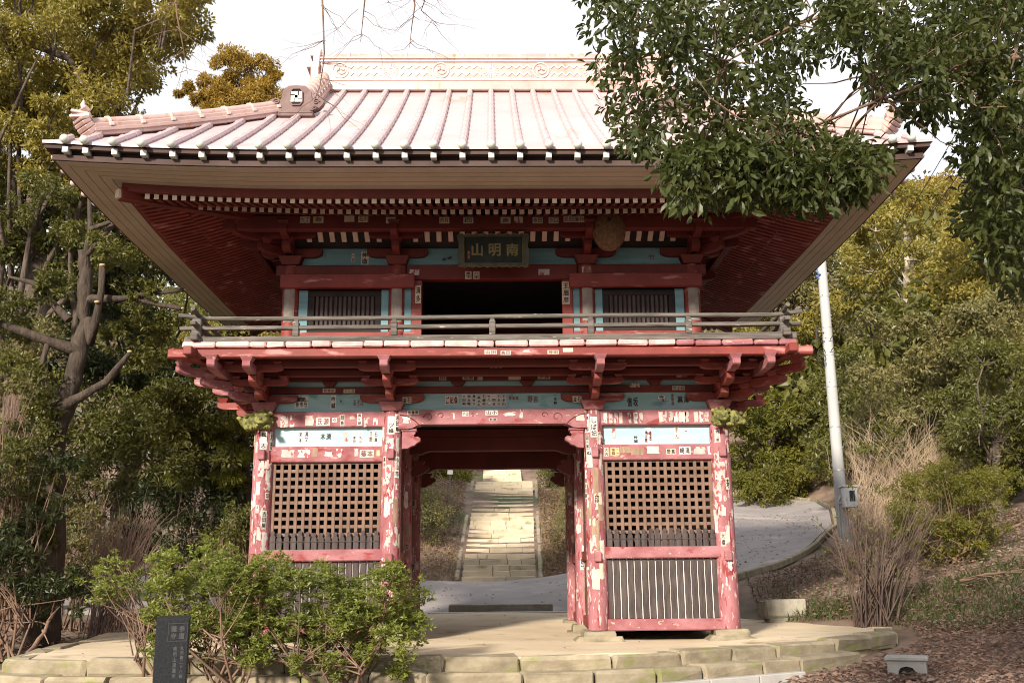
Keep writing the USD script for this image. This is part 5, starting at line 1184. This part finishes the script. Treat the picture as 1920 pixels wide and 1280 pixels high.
# right side
bush('sunlit_azalea', 'rounded yellow-green bush behind the bare bush on the right bank', 'bush', under(1790, 1040, 3.5), scatter(1690, 1890, 890, 1010, 3, 5, 30, 30, 50) + scatter(1720, 1860, 990, 1050, 3, 4, 8, 28, 40), LFRESH, TWIGD, 214, L=.06, per=56, k=42, frac=.2)
bush('clipped_hedge', 'low clipped hedge along the far kerb of the curving lane', 'hedge', under(1460, 930, 24.5), scatter(1375, 1575, 885, 935, 23, 26, 24, 22, 34, flat=.7), LFRESH, TWIGD, 215, L=.13, per=70, k=22, frac=.3, spread=1.5)
RT = [('leafy_tree', 'tan-green sunlit tree directly left of the utility pole, under the right eave', 1500, 700, 31, [scatter(1385, 1580, 560, 800, 28, 33, 34, 30, 46)], LSUN, 301, .24, BARKD),
      ('hillside_tree', 'broad golden-olive tree crown high on the right hillside', 1700, 480, 30, [scatter(1570, 1900, 360, 600, 27, 33, 34, 34, 60)], LSUN, 302, .24, BARKP),
      ('layered_evergreen', 'grey-green layered evergreen right of the pole, above the dry brush', 1760, 720, 13, [scatter(1600, 1900, 570, 800, 11, 15, 36, 34, 62, flat=.55)], LGREY, 303, .14, BARKD),
      ('layered_evergreen', 'dark evergreen with a brown trunk at the right edge above the yellow-green bush', 1868, 830, 8, [scatter(1800, 2020, 640, 880, 7, 11, 26, 40, 75, flat=.6)], LMID, 304, .12, BARK),
      ('fresh_green_tree', 'bright fresh-green small tree above the clipped hedge', 1450, 800, 26, [scatter(1375, 1560, 750, 880, 24, 29, 22, 30, 48)], LFRESH, 305, .2, BARKD),
      ('hillside_tree', 'tall pale-limbed tree at the top of the right hillside beside the eave tip', 1700, 390, 36, [scatter(1690, 1790, 340, 420, 33, 38, 12, 18, 32)], LCEDAR, 306, .22, BARKP),
      ('hillside_tree', 'dark green tree low between the pole and the layered evergreen', 1620, 780, 20, [scatter(1540, 1720, 690, 860, 18, 23, 20, 34, 56)], LMID, 307, .17, BARKD),
      ('hillside_tree', 'olive tree behind the dark evergreen at the right edge', 1880, 560, 22, [scatter(1800, 2050, 420, 680, 20, 25, 22, 45, 75)], LSUN, 308, .2, BARKD),
      ('hillside_tree', 'dark shaded tree low behind the yellow-green bush', 1760, 880, 12, [scatter(1640, 1960, 800, 960, 10, 14, 22, 36, 60)], LMID, 309, .13, BARKD),
      ('hillside_tree', 'olive tree showing between the balcony rail and the right eave', 1440, 560, 34, [scatter(1360, 1560, 460, 660, 31, 37, 22, 36, 56)], LGREY, 310, .24, BARKD),
      ('hillside_tree', 'green tree seen through the left railing beneath the rear eave', 470, 640, 24, [scatter(370, 560, 590, 760, 21, 27, 18, 36, 56)], LSUN, 311, .19, BARKD)]
for nm, lab, px, py, Yd, bs, lf, seed, L_, bk in RT:
    TT = trunk_to(px, Yd, py, .24 + Yd * .004, .12, .3)
    tree(nm, lab, 'tree', TT[0][:3], TT, bs[0], lf, bk, seed, L=L_, per=72, k=max(7, int(22 - Yd * .45)), frac=.30 + Yd * .004)
# bare limbs of the pale tree
# far woodland that reads as one mass: closes the hillside behind everything
def far_wood():
    r = np.random.default_rng(55); C, R = [], []
    for _ in range(330):
        y = r.uniform(40, 85); x = r.uniform(-75, 85)
        if abs(x - .5) < 6 and y < 62: continue
        h = r.uniform(3, 8 if abs(x) > 14 else 5); z = ground_at(x, y)
        for _ in range(9):
            C.append((x + r.uniform(-2.4, 2.4), y + r.uniform(-2.4, 2.4), z + h * r.uniform(.25, 1))); R.append(r.uniform(.9, 1.7))
    for _ in range(120):
        x, y = r.choice([-1, 1]) * r.uniform(16, 60), r.uniform(-4, 38)
        if x > 0 and x < 19: continue
        h = r.uniform(4, 9); z = ground_at(x, y)
        for _ in range(10): C.append((x + r.uniform(-2, 2), y + r.uniform(-2, 2), z + h * r.uniform(.2, 1))); R.append(r.uniform(.8, 1.4))
    for _ in range(70):
        x, y = r.uniform(13, 34), r.uniform(22, 42)
        h = r.uniform(2.5, 5); z = ground_at(x, y)
        for _ in range(9): C.append((x + r.uniform(-1.8, 1.8), y + r.uniform(-1.8, 1.8), z + h * r.uniform(.1, 1))); R.append(r.uniform(.8, 1.3))
    return clump_leaves(np.array(C), np.array(R), 42, .42, r, .6, .7, .1)
def added_near_wood():  # added unseen trees that darken the low sky seen from under the eaves
    r = np.random.default_rng(56); C, R = [], []
    for _ in range(150):
        a = r.uniform(-2.5, 2.5); d = r.uniform(24, 42); x, y = d * math.sin(a), -14 - d * math.cos(a) * .8
        if y > -20 and abs(x) < 22: continue
        if -12 < math.degrees(math.atan2(-x, -y)) < 58: continue  # gap left open so sunlight still reaches the gate
        h = r.uniform(5, 9); z = ground_at(x, max(y, -58))
        for _ in range(16): C.append((x + r.uniform(-2.4, 2.4), y + r.uniform(-2.4, 2.4), z + h * r.uniform(.05, 1))); R.append(r.uniform(1., 1.8))
    return clump_leaves(np.array(C), np.array(R), 26, .5, r, .6, .7, .1)
obj('woodland', added_near_wood(), LDARK, kind='stuff', label='added unseen dark woodland round the clearing, cutting low sky light under the eaves', cat='woodland')
obj('woodland', far_wood(), LMID, kind='stuff', label='far wooded hillside behind the gate', cat='woodland')
# banks beside the stairs
r_ = np.random.default_rng(61)
bush('bank_shrub', 'dark reddish-green clipped shrub on the bank left of the stone stairs', 'shrub', (-2.3, 20, ground_at(-2.3, 20)), [(-1.9 - .25 * q + r_.uniform(-.2, .2), 16.5 + .9 * q, ground_at(-2.2, 16.5 + .9 * q) + .55 + r_.uniform(-.1, .25), .75) for q in range(10)] + [(-3.1 + r_.uniform(-.3, .3), 17 + .9 * q, ground_at(-3, 17 + .9 * q) + .6, .7) for q in range(9)], LGREY, TWIGD, 401, L=.09, per=60, k=44, frac=.24, spread=.8)
bush('bank_shrub', 'green bushes at the head of the stairs, left side', 'shrub', (-2.2, 27, ground_at(-2.2, 27)), [(-1.5 - r_.uniform(0, 2), 26 + r_.uniform(0, 12), 4.9 + r_.uniform(-.2, 2.4), .8) for q in range(26)], LFRESH, TWIGD, 402, L=.12, per=60, k=30, frac=.28, spread=.8)
bush('bank_shrub', 'green bushes at the head of the stairs, right side', 'shrub', (3.2, 27, ground_at(3.2, 27)), [(2.5 + r_.uniform(0, 2), 25.5 + r_.uniform(0, 13), 4.9 + r_.uniform(-.2, 2.4), .8) for q in range(26)], LMID, TWIGD, 403, L=.12, per=60, k=30, frac=.28, spread=.8)
bush('bank_shrub', 'mixed tan and green shrub on the bank right of the stone stairs', 'shrub', (2.6, 18, ground_at(2.6, 18)), [(2.2 + .1 * q + r_.uniform(-.2, .3), 15.2 + q, ground_at(2.3, 15.2 + q) + .3 + r_.uniform(-.1, .2), .5) for q in range(10)], LGREY, TWIGD, 404, L=.08, per=46, k=44, frac=.24, spread=.6)
def blades(xy, hgt, r, w=.012, bend=.5):
    n = len(xy); z = gz(xy[:, 0], xy[:, 1]) - .06; p = np.column_stack([xy, z]); h = hgt * r.uniform(.5, 1.2, n)
    a = r.uniform(0, 2 * np.pi, n); d = np.stack([np.cos(a), np.sin(a), 0 * a], 1); s = np.stack([-np.sin(a), np.cos(a), 0 * a], 1)
    m = p + d * (h * bend * .3)[:, None] + np.array([0, 0, 1]) * (h * .6)[:, None]; e = p + d * (h * bend)[:, None] + np.array([0, 0, 1]) * h[:, None]
    V = np.stack([p - s * w, p + s * w, m + s * w * .7, m - s * w * .7, e], 1); F = np.array([[0, 1, 2], [0, 2, 3], [3, 2, 4]])
    return V.reshape(-1, 3), (np.arange(n)[:, None, None] * 5 + F[None]).reshape(-1, 3)
def region(n, poly, r):
    p = Polygon(poly); x0, y0, x1, y1 = p.bounds; o = np.zeros((0, 2))
    while len(o) < n:
        q = r.uniform((x0, y0), (x1, y1), (n, 2)); o = np.vstack([o, q[shapely.contains_xy(p, q[:, 0], q[:, 1])]])
    return o[:n]
gr_ = np.random.default_rng(71)
BANKL, BANKR = [(-1.1, 14), (-1, 26), (-6, 27), (-6, 14)], [(1.4, 14), (1.75, 26), (5, 25), (3.5, 14.3)]
obj('dry_grass', (lambda a, b: (np.vstack([a[0], b[0]]), np.vstack([a[1], b[1] + len(a[0])])))(blades(region(9000, BANKL, gr_), .13, gr_), blades(region(8000, BANKR, gr_), .15, gr_)), DGRASS, kind='stuff', label='dry straw-coloured grass covering the banks beside the stairs', cat='grass')
RB = [(4.6, 3.4), (5.9, 1.6), (6.2, .2), (7, -1.5), (11, -2), (14, 5), (12, 9), (8.6, 11), (7.2, 9), (6.3, 7.5), (5.2, 6.8)]
RG = [(4.9, 3.0), (6.1, 1.3), (6.4, 0), (8, -1.2), (12, -1), (11, 2.4), (8, 2.6), (6.5, 2.6), (5.5, 3.6)]
obj('grass', (lambda a, b: (np.vstack([a[0], b[0]]), np.vstack([a[1], b[1] + len(a[0])])))(blades(region(9000, RG, gr_), .16, gr_, .008, .8), blades(region(2600, RB, gr_), .2, gr_, .008)), GRASS, kind='stuff', label='dark tufted grass on the right bank beside the platform', cat='grass')
def litter(xy, r, L, lift_=.02):
    n = len(xy); z = gz(xy[:, 0], xy[:, 1]) - .02 + r.uniform(0, .05, n) + lift_; a = r.uniform(0, 2 * np.pi, n)
    ax = np.stack([np.cos(a), np.sin(a), r.uniform(-.35, .35, n)], 1); nr = unit(np.array([0, 0, 1.]) + r.standard_normal((n, 3)) * .35); ll = L * r.uniform(.6, 1.3, n)
    return leaf_mesh(np.column_stack([xy, z]), ax, nr, ll, ll * .5, .3)
LB = [(-6.3, -3.2), (-6.6, 1), (-7, 5.5), (-20, 6), (-20, -6), (-7, -6), (-2, -5.5), (-3.5, -3.3)]
FR = [(2.6, -3.9), (3.7, -2.5), (5.0, -1.25), (5.9, -.1), (6.2, 1.2), (9, -1.5), (10, -6), (6, -6), (3.5, -4.7)]
parts_ = [litter(region(14000, RB, gr_), gr_, .085), litter(region(260, [(4.5, 7.6), (6, 8.6), (9.6, 16), (11, 21), (8, 20), (5, 12)], gr_), gr_, .08, .07), litter(region(120, [(-4, 8), (4, 8), (4, 13), (-4, 13)], gr_), gr_, .08, .07), litter(region(7000, LB, gr_), gr_, .10), litter(region(11000, FR, gr_), gr_, .085), litter(region(500, [(-3, -4.9), (4, -4.2), (6, -8), (-3, -8)], gr_), gr_, .07), litter(region(6000, BANKL, gr_), gr_, .12), litter(region(6000, BANKR, gr_), gr_, .12)]
mm = MB()
for q in parts_: mm.add(*q)
obj('fallen_leaves', mm.out(), LITTER, kind='stuff', label='pinkish-brown fallen leaves covering the ground beside the platform', cat='leaf litter')
pl_ = region(60, PLAT, gr_); z_ = plat_z(pl_[:, 0], pl_[:, 1])
a_ = gr_.uniform(0, 6.28, 60)
obj('platform_leaves', leaf_mesh(np.column_stack([pl_, z_ + .006]), np.stack([np.cos(a_), np.sin(a_), 0 * a_ + .1], 1), np.tile([0, 0, 1.], (60, 1)) + gr_.normal(0, .2, (60, 3)), .055, .025), LDRY, kind='stuff', label='few scattered dry leaves lying on the sandy platform', cat='leaf litter')
# dead branches on the right bank
def stick(p, q, r0, label):
    t = thing('dead_branch', label, 'branch', p); r = np.random.default_rng(int(p[0] * 100) % 1000); d = np.asarray(q) - p
    obj('main_limb', branch((0, 0, 0), d, r0, r0 * .4, r, .05, 8, 7), TWIGD, t, True)
    for _ in range(4): i = r.uniform(.3, .9); obj('side_twig', branch(d * i, d * i + unit(r.standard_normal(3)) * .45 * [1, 1, .5], r0 * .4, r0 * .15, r, .08, 5, 5), TWIGD, t, True)
gp = lambda px, py, Y: (lambda p: np.array([p[0], Y, ground_at(p[0], Y) + .12]))(at(px, py, Y))
stick(gp(1800, 1075, 2.), gp(1920, 1100, 1.2) + [0, 0, .1], .03, 'long dead branch lying across the leaves at the right edge')
stick(gp(1870, 1040, 4.), gp(1960, 1065, 3.4) + [0, 0, .35], .035, 'upper dead branch sticking out of the right bank')
stick(gp(60, 1110, -.5), gp(115, 1050, .5) + [0, 0, .55], .035, 'pale crooked dead branch leaning at the foot of the left shrub')

# ---- the overhanging evergreen at the upper right, its trunk outside the picture
ob = np.array([5.6, -8.6, 0.]); ob[2] = ground_at(5.6, -8.6) - .1
ot = thing('overhanging_tree', 'glossy evergreen boughs hanging across the upper right corner', 'tree', ob)
orr = np.random.default_rng(88)
obj('trunk', tube(np.array([(0, 0, 0), (.05, .05, 1.5), (-.05, .1, 3.2), (.1, .0, 5.2), (0, .1, 7.)]), [.3, .25, .22, .18, .12], 14), BARKD, ot, True)
M1 = PG((1095, -60), (1120, 110), (1150, 215), (1185, 280), (1236, 335), (1262, 368), (1380, 366), (1520, 376), (1600, 366), (1655, 325), (1640, 290), (1560, 275), (1480, 215), (1500, 150), (1560, 95), (1600, -60))
M2 = PG((1560, -60), (1545, 90), (1620, 120), (1650, 190), (1720, 215), (1790, 195), (1830, 250), (1990, 260), (1990, -60))
M3 = PG((1840, 200), (1800, 260), (1815, 330), (1800, 390), (1840, 450), (1875, 520), (1930, 545), (1990, 540), (1990, 200))
M4_ = PG((1268, 290), (1272, 368), (1385, 370), (1520, 378), (1600, 364), (1645, 325), (1620, 280), (1450, 270))
C, R = [], []
def fill(poly, n, Y0, Y1, rad):
    x0, y0, x1, y1 = poly.bounds; c = 0
    while c < n:
        x, y = orr.uniform(x0, x1), orr.uniform(y0, y1)
        if poly.contains(shapely.Point(x, y)):
            C.append(at(x, y, orr.uniform(Y0, Y1))); R.append(rad * orr.uniform(.7, 1.3)); c += 1
fill(M1, 262, -9.8, -7.4, .12); fill(M2, 250, -9.9, -7.2, .125); fill(M3, 165, -9.6, -7.6, .12); fill(M4_, 150, -10.0, -9.0, .10)
C, R = np.array(C) - ob, np.array(R)
obj('leaves', clump_leaves(C, R, 34, .066, orr, .45, .6, .55, rich=True, flat=.9), LOVER, ot)
om = MB(); tops = [np.array([0, .1, q]) for q in (4.6, 5.2, 5.8, 6.6)]
main = []
for tp, (px, py, Yd) in zip((0, 1, 2, 3, 3, 1, 0), ((1500, 260, -9.4), (1350, 120, -9.0), (1180, 60, -8.6), (1420, -40, -8.2), (1260, 20, -8.8), (1640, 150, -8.8), (1870, 330, -8.8))):
    e = at(px, py, Yd) - ob; n = 9; ts = np.linspace(0, 1, n)[:, None]; p = tops[tp] * (1 - ts) + e * ts + [0, 0, .5] * (ts * (1 - ts) * 3) + orr.standard_normal((n, 3)) * .03
    om.add(*tube(p, np.linspace(.03, .006, n), 7)); main.append(p)
main = np.vstack(main)
for c in C[orr.permutation(len(C))[:240]]:
    i = np.argmin(((main - c) ** 2).sum(1) + orr.uniform(0, .2, len(main))); om.add(*branch(main[i], c, .007, .002, orr, .09, 6, 5))
obj('boughs', om.out(), TWIGD, ot, True)

# ---- leafless twigs hanging into the sky from above
def hanging(px, py0, pts, Y, label, seed):
    r = np.random.default_rng(seed); b = at(px, py0, Y); t = thing('hanging_twig', label, 'branch', b); m = MB()
    path = np.array([at(x, y, Y + .1 * k) for k, (x, y) in enumerate(pts)]) - b; m.add(*tube(path, np.linspace(.011, .0025, len(path)), 6)); obj('stem', m.out(), TWIGD, t, True)
    tw = MB()
    for k in range(1, len(path)):
        for _ in range(3):
            s = path[k] * .6 + path[k - 1] * .4; d = path[k] - path[k - 1]; e = s + d * r.uniform(.3, .7) + np.array([r.choice([-1, 1]) * r.uniform(.12, .45), r.uniform(-.2, .2), -r.uniform(.0, .22)])
            tw.add(*branch(s, e, .004, .0012, r, .09, 6, 4)); q = (s + e) / 2; tw.add(*branch(q, q + (e - s) * .4 + r.standard_normal(3) * .1, .002, .001, r, .08, 5, 4))
    obj('side_twigs', tw.out(), TWIGD, t, True)
hanging(603, -30, [(603, -30), (606, 40), (608, 100), (605, 130), (600, 160), (590, 190)], -6, 'thin bare twig hanging in front of the left end of the roof ridge', 1)
hanging(327, -30, [(327, -30), (332, 30), (340, 70), (346, 105), (352, 140)], -5, 'thin bare twig hanging beside the upper left tree', 2)
hanging(770, -30, [(770, -30), (778, 10), (772, 50), (768, 90)], -6, 'short bare twig hanging above the middle of the ridge', 3)
hanging(690, -40, [(690, -40), (684, 0), (680, 40), (676, 80)], -6, 'faint bare twig hanging just right of the longest twig', 4)
hanging(830, -40, [(810, -40), (800, -10), (790, 20), (825, 50)], -6, 'faint bare twig spreading above the right part of the ridge', 5)

# ------------------------------------------------------------------ small things
# black stone marker
mc = at(318, 1290, -5.6); mg = ground_at(mc[0], -5.6)
mk = thing('stone_marker', 'black polished stone marker post with engraved characters before the azaleas', 'marker', (mc[0], -5.6, mg), 14)
H_ = .41 - mg
v, f = cbox((0, 0, H_ / 2), (.265, .24, H_), .006); v = v.copy(); v[(v[:, 2] > H_ * .9) & (v[:, 1] < 0), 2] -= .02
obj('pillar', (v, f), GRANITE, mk)
obj('base_stone', stone((0, 0, .0), (.45, .42, .16), 0, .02, .006), STONE, mk)
for col, t in ((.055, '参道'), (-.01, '瀧寺')):
    ts = text_block(t, .055, .115, True); q = np.stack([ts[0][:, 0] + col + .02, np.full(len(ts[0]), -.1215), ts[0][:, 1] + H_ - .13], 1)
    obj('engraved_title', (q, ts[1] if np.cross(*(lambda a: (a[0, 1] - a[0, 0], a[0, 2] - a[0, 0]))(q[ts[1]]))[1] < 0 else ts[1][:, ::-1]), ENGR, mk)
obj('title_border', merged(*[b2(a, b, -.1225, -.1205, c, d, .0005) for a, b, c, d in ((-.035, .12, H_ - .062, H_ - .058), (-.035, .12, H_ - .202, H_ - .198), (-.035, -.031, H_ - .198, H_ - .062), (.116, .12, H_ - .198, H_ - .062))]), ENGR, mk)
for col, t in ((.085, '札所第二十六番'), (.03, '南明山清瀧寺')):
    ts = text_block(t, .036, .26, True); q = np.stack([ts[0][:, 0] + col, np.full(len(ts[0]), -.1215), ts[0][:, 1] + H_ - .37], 1)
    obj('engraved_line', (q, ts[1] if np.cross(*(lambda a: (a[0, 1] - a[0, 0], a[0, 2] - a[0, 0]))(q[ts[1]]))[1] < 0 else ts[1][:, ::-1]), GLASSD if False else mat('dim_engraving', (.035, .036, .038), (.05, .05, .052), 9) if 'dim_engraving' not in LOOK else LOOK['dim_engraving'], mk)
# gutter along the front and its white inlet block
gt_ = thing('concrete_gutter', 'pale concrete gutter strip along the foot of the kerb stones', 'gutter', (0, 0, 0))
gl = shapely.LineString([at(900, 1290, -3.5)[:2], at(1250, 1280, -3.42)[:2], (2.3, -3.2), (3.0, -2.95), (3.55, -2.72)])
for s in np.arange(0, gl.length - .3, .62):
    a, b = np.array(gl.interpolate(s).coords[0]), np.array(gl.interpolate(min(gl.length, s + .61)).coords[0])
    z = lambda p: -.455 + .028 * max(0, p[0] - 1)
    obj('gutter_slab', bar((*a, z(a)), (*b, z(b)), .12, .10, .008), CONC, gt_)
bp = at(1702, 1258, -2.9)
bk = thing('inlet_block', 'small white concrete block with a round opening at the right end of the gutter', 'drain block', (bp[0], -2.9, bp[2] - .02), -24)
u_ = Polygon([(-.2, 0), (-.2, .14), (.2, .14), (.2, 0), (.09, 0), (.085, .035), (.06, .07), (0, .085), (-.06, .07), (-.085, .035), (-.09, 0)])
obj('body', ext(u_, -.15, .15), CONC, bk); obj('lid', b2(-.225, .225, -.175, .175, .142, .185, .014), CONC, bk); obj('opening', b2(-.08, .08, -.12, -.11, -.01, .08, .002), BLACK, bk)
# sill at the back of the passage with its drain grate
sl = at(932, 1148, 7.6)
sb = thing('stone_sill', 'long dark stone sill lying across the rear end of the passage', 'sill', (sl[0] + .08, 7.75, .0))
obj('sill_block', stone((0, 0, .10), (2.2, .22, .2), 0, .02, .006), STONE, sb); obj('drain_grate', merged(*[b2(-1.5 + .06 * k, -1.46 + .06 * k, -.42, -.22, .022, .045, .003) for k in range(50)], b2(-1.52, 1.52, -.44, -.42, .02, .05, .004), b2(-1.52, 1.52, -.22, -.20, .02, .05, .004)), STEEL, sb)
# low stone block right of the gate
sp = at(1468, 1145, 1.5); st_ = thing('stone_bench', 'weathered low stone block at the foot of the leaf-covered bank right of the gate', 'stone', (sp[0], 3.2, ground_at(sp[0], 3.2)))
st_.GetAttribute('xformOp:translate').Set(Gf.Vec3d(*map(float, (at(1468, 1140, 3.2)[0], 3.2, at(1468, 1146, 3.2)[2]))))
obj('block', stone((0, 0, .05), (.72, .34, .30), .08, .03, .015), STONE, st_); obj('under_stone', stone((0, 0, -.14), (.6, .3, .1), .02, .03, .015), STONE, st_)
# white notice on the bank, white stone on the left
np_ = at(844, 880, 19.5); nb = thing('notice_board', 'small white notice board on a post, left of the stone stairs', 'sign', (np_[0], 19.5, ground_at(np_[0], 19.5)))
h_ = np_[2] - ground_at(np_[0], 19.5)
obj('post', b2(-.03, .03, 0, .05, 0, h_ + .1, .004), GREYW, nb); obj('panel', b2(-.09, .09, -.03, -.002, h_ - .16, h_ + .18, .004), WHITE, nb)
wp = at(190, 1095, 5.); ws = thing('white_stone', 'small white upright stone at the foot of the bare bush on the left', 'stone', (wp[0], 5., ground_at(wp[0], 5.)))
hw = at(190, 1078, 5.)[2] - ground_at(wp[0], 5.)
obj('slab', stone((0, 0, hw / 2), (.15, .10, hw), .2, .03, .014), CONC, ws); obj('foot', stone((.02, 0, .03), (.3, .2, .14), .1, .03, .014), STONE, ws)

# utility pole with meter box
pb = at(1578, 950, 10); px_ = pb[0]; pg = ground_at(px_, 10) - .2
pole = thing('utility_pole', 'grey concrete utility pole with a meter box right of the gate', 'utility pole', (px_, 10, pg))
obj('shaft', lathe([(0, 0), (.145, 0), (.10, 10.6), (0, 10.6)], (0, 0, 0), 20), POLEM, pole, 50)
for z in (2.05, 3.1, 4.1, 4.9, 5.6, 6.4): obj('steel_band', lathe([(.10, z), (.152 - z * .0045, z), (.152 - z * .0045, z + .03), (.10, z + .03)], (0, 0, 0), 18), STEEL, pole)
for k in range(9): obj('climbing_step', tube([(0.08 * (-1) ** k, -.09, 2.6 + .55 * k), (.10 * (-1) ** k, -.145, 2.6 + .55 * k)], .012, 6), STEEL, pole)
bx = at(1592, 932, 9.8) - np.array([px_, 10, pg]); box_ = sub('meter_box', pole)
obj('case', b2(bx[0] - .17, bx[0] + .17, -.33, -.12, bx[2] - .24, bx[2] + .24, .012), BOXM, box_); obj('hood', b2(bx[0] - .20, bx[0] + .20, -.37, -.11, bx[2] + .242, bx[2] + .27, .006), BOXM, box_)
obj('window', b2(bx[0] - .03, bx[0] + .10, -.337, -.331, bx[2] - .10, bx[2] + .15, .003), GLASSD, box_); obj('keyhole', icos((bx[0] - .10, -.332, bx[2] - .06), (.015, .006, .015), 1), BLACK, box_)
obj('mounting_strap', b2(-.12, .12, -.16, -.118, bx[2] - .14, bx[2] - .11, .003), STEEL, pole)
obj('conduit', tube([(-.12, -.12, .2), (-.125, -.12, bx[2] - .1), (-.05, -.15, bx[2] + .05)], .022, 8), STEEL, pole, True)
z5 = at(1560, 640, 10)[2] - pg
obj('cable_bracket', merged(tube([(-.30, -.1, z5 + .35), (-.30, -.1, z5 - .1)], .015, 6), tube([(-.30, -.1, z5 + .2), (0, -.05, z5 + .22)], .012, 6), tube([(-.30, -.1, z5), (0, -.05, z5 - .02)], .012, 6)), CABLE, pole)
a_ = np.linspace(0, 6.28 * 2, 30); obj('hanging_cable', tube([(-.22 + .10 * math.cos(t), -.1, z5 - .3 + .14 * math.sin(t) - .02 * t) for t in a_], .009, 5), CABLE, pole, True)
z6 = at(1538, 512, 10)[2] - pg
obj('blue_insulator', merged(*[icos((-.16 + .05 * (k % 2), -.1, z6 - .06 * k), (.035, .035, .03), 1) for k in range(3)]), BLUEI, pole, True)
for k, (dz, e, lab) in enumerate(((.0, at(1900, 60, 2.), 'upper thin overhead wire running from the pole to the upper right'), (-.28, at(1935, 120, 2.5), 'lower thin overhead wire running from the pole to the upper right'))):
    a = np.array([px_, 9.88, pg + z5 + dz]); b = e; w = thing('overhead_wire', lab, 'wire', a); ts = np.linspace(0, 1, 24)[:, None]
    obj('strand', tube((b - a) * ts - [0, 0, 1.] * (ts * (1 - ts)) * .5, .009, 5), CABLE, w, True); obj('clamp', icos((0, 0, 0), (.03, .03, .03), 1), STEEL, w, True)
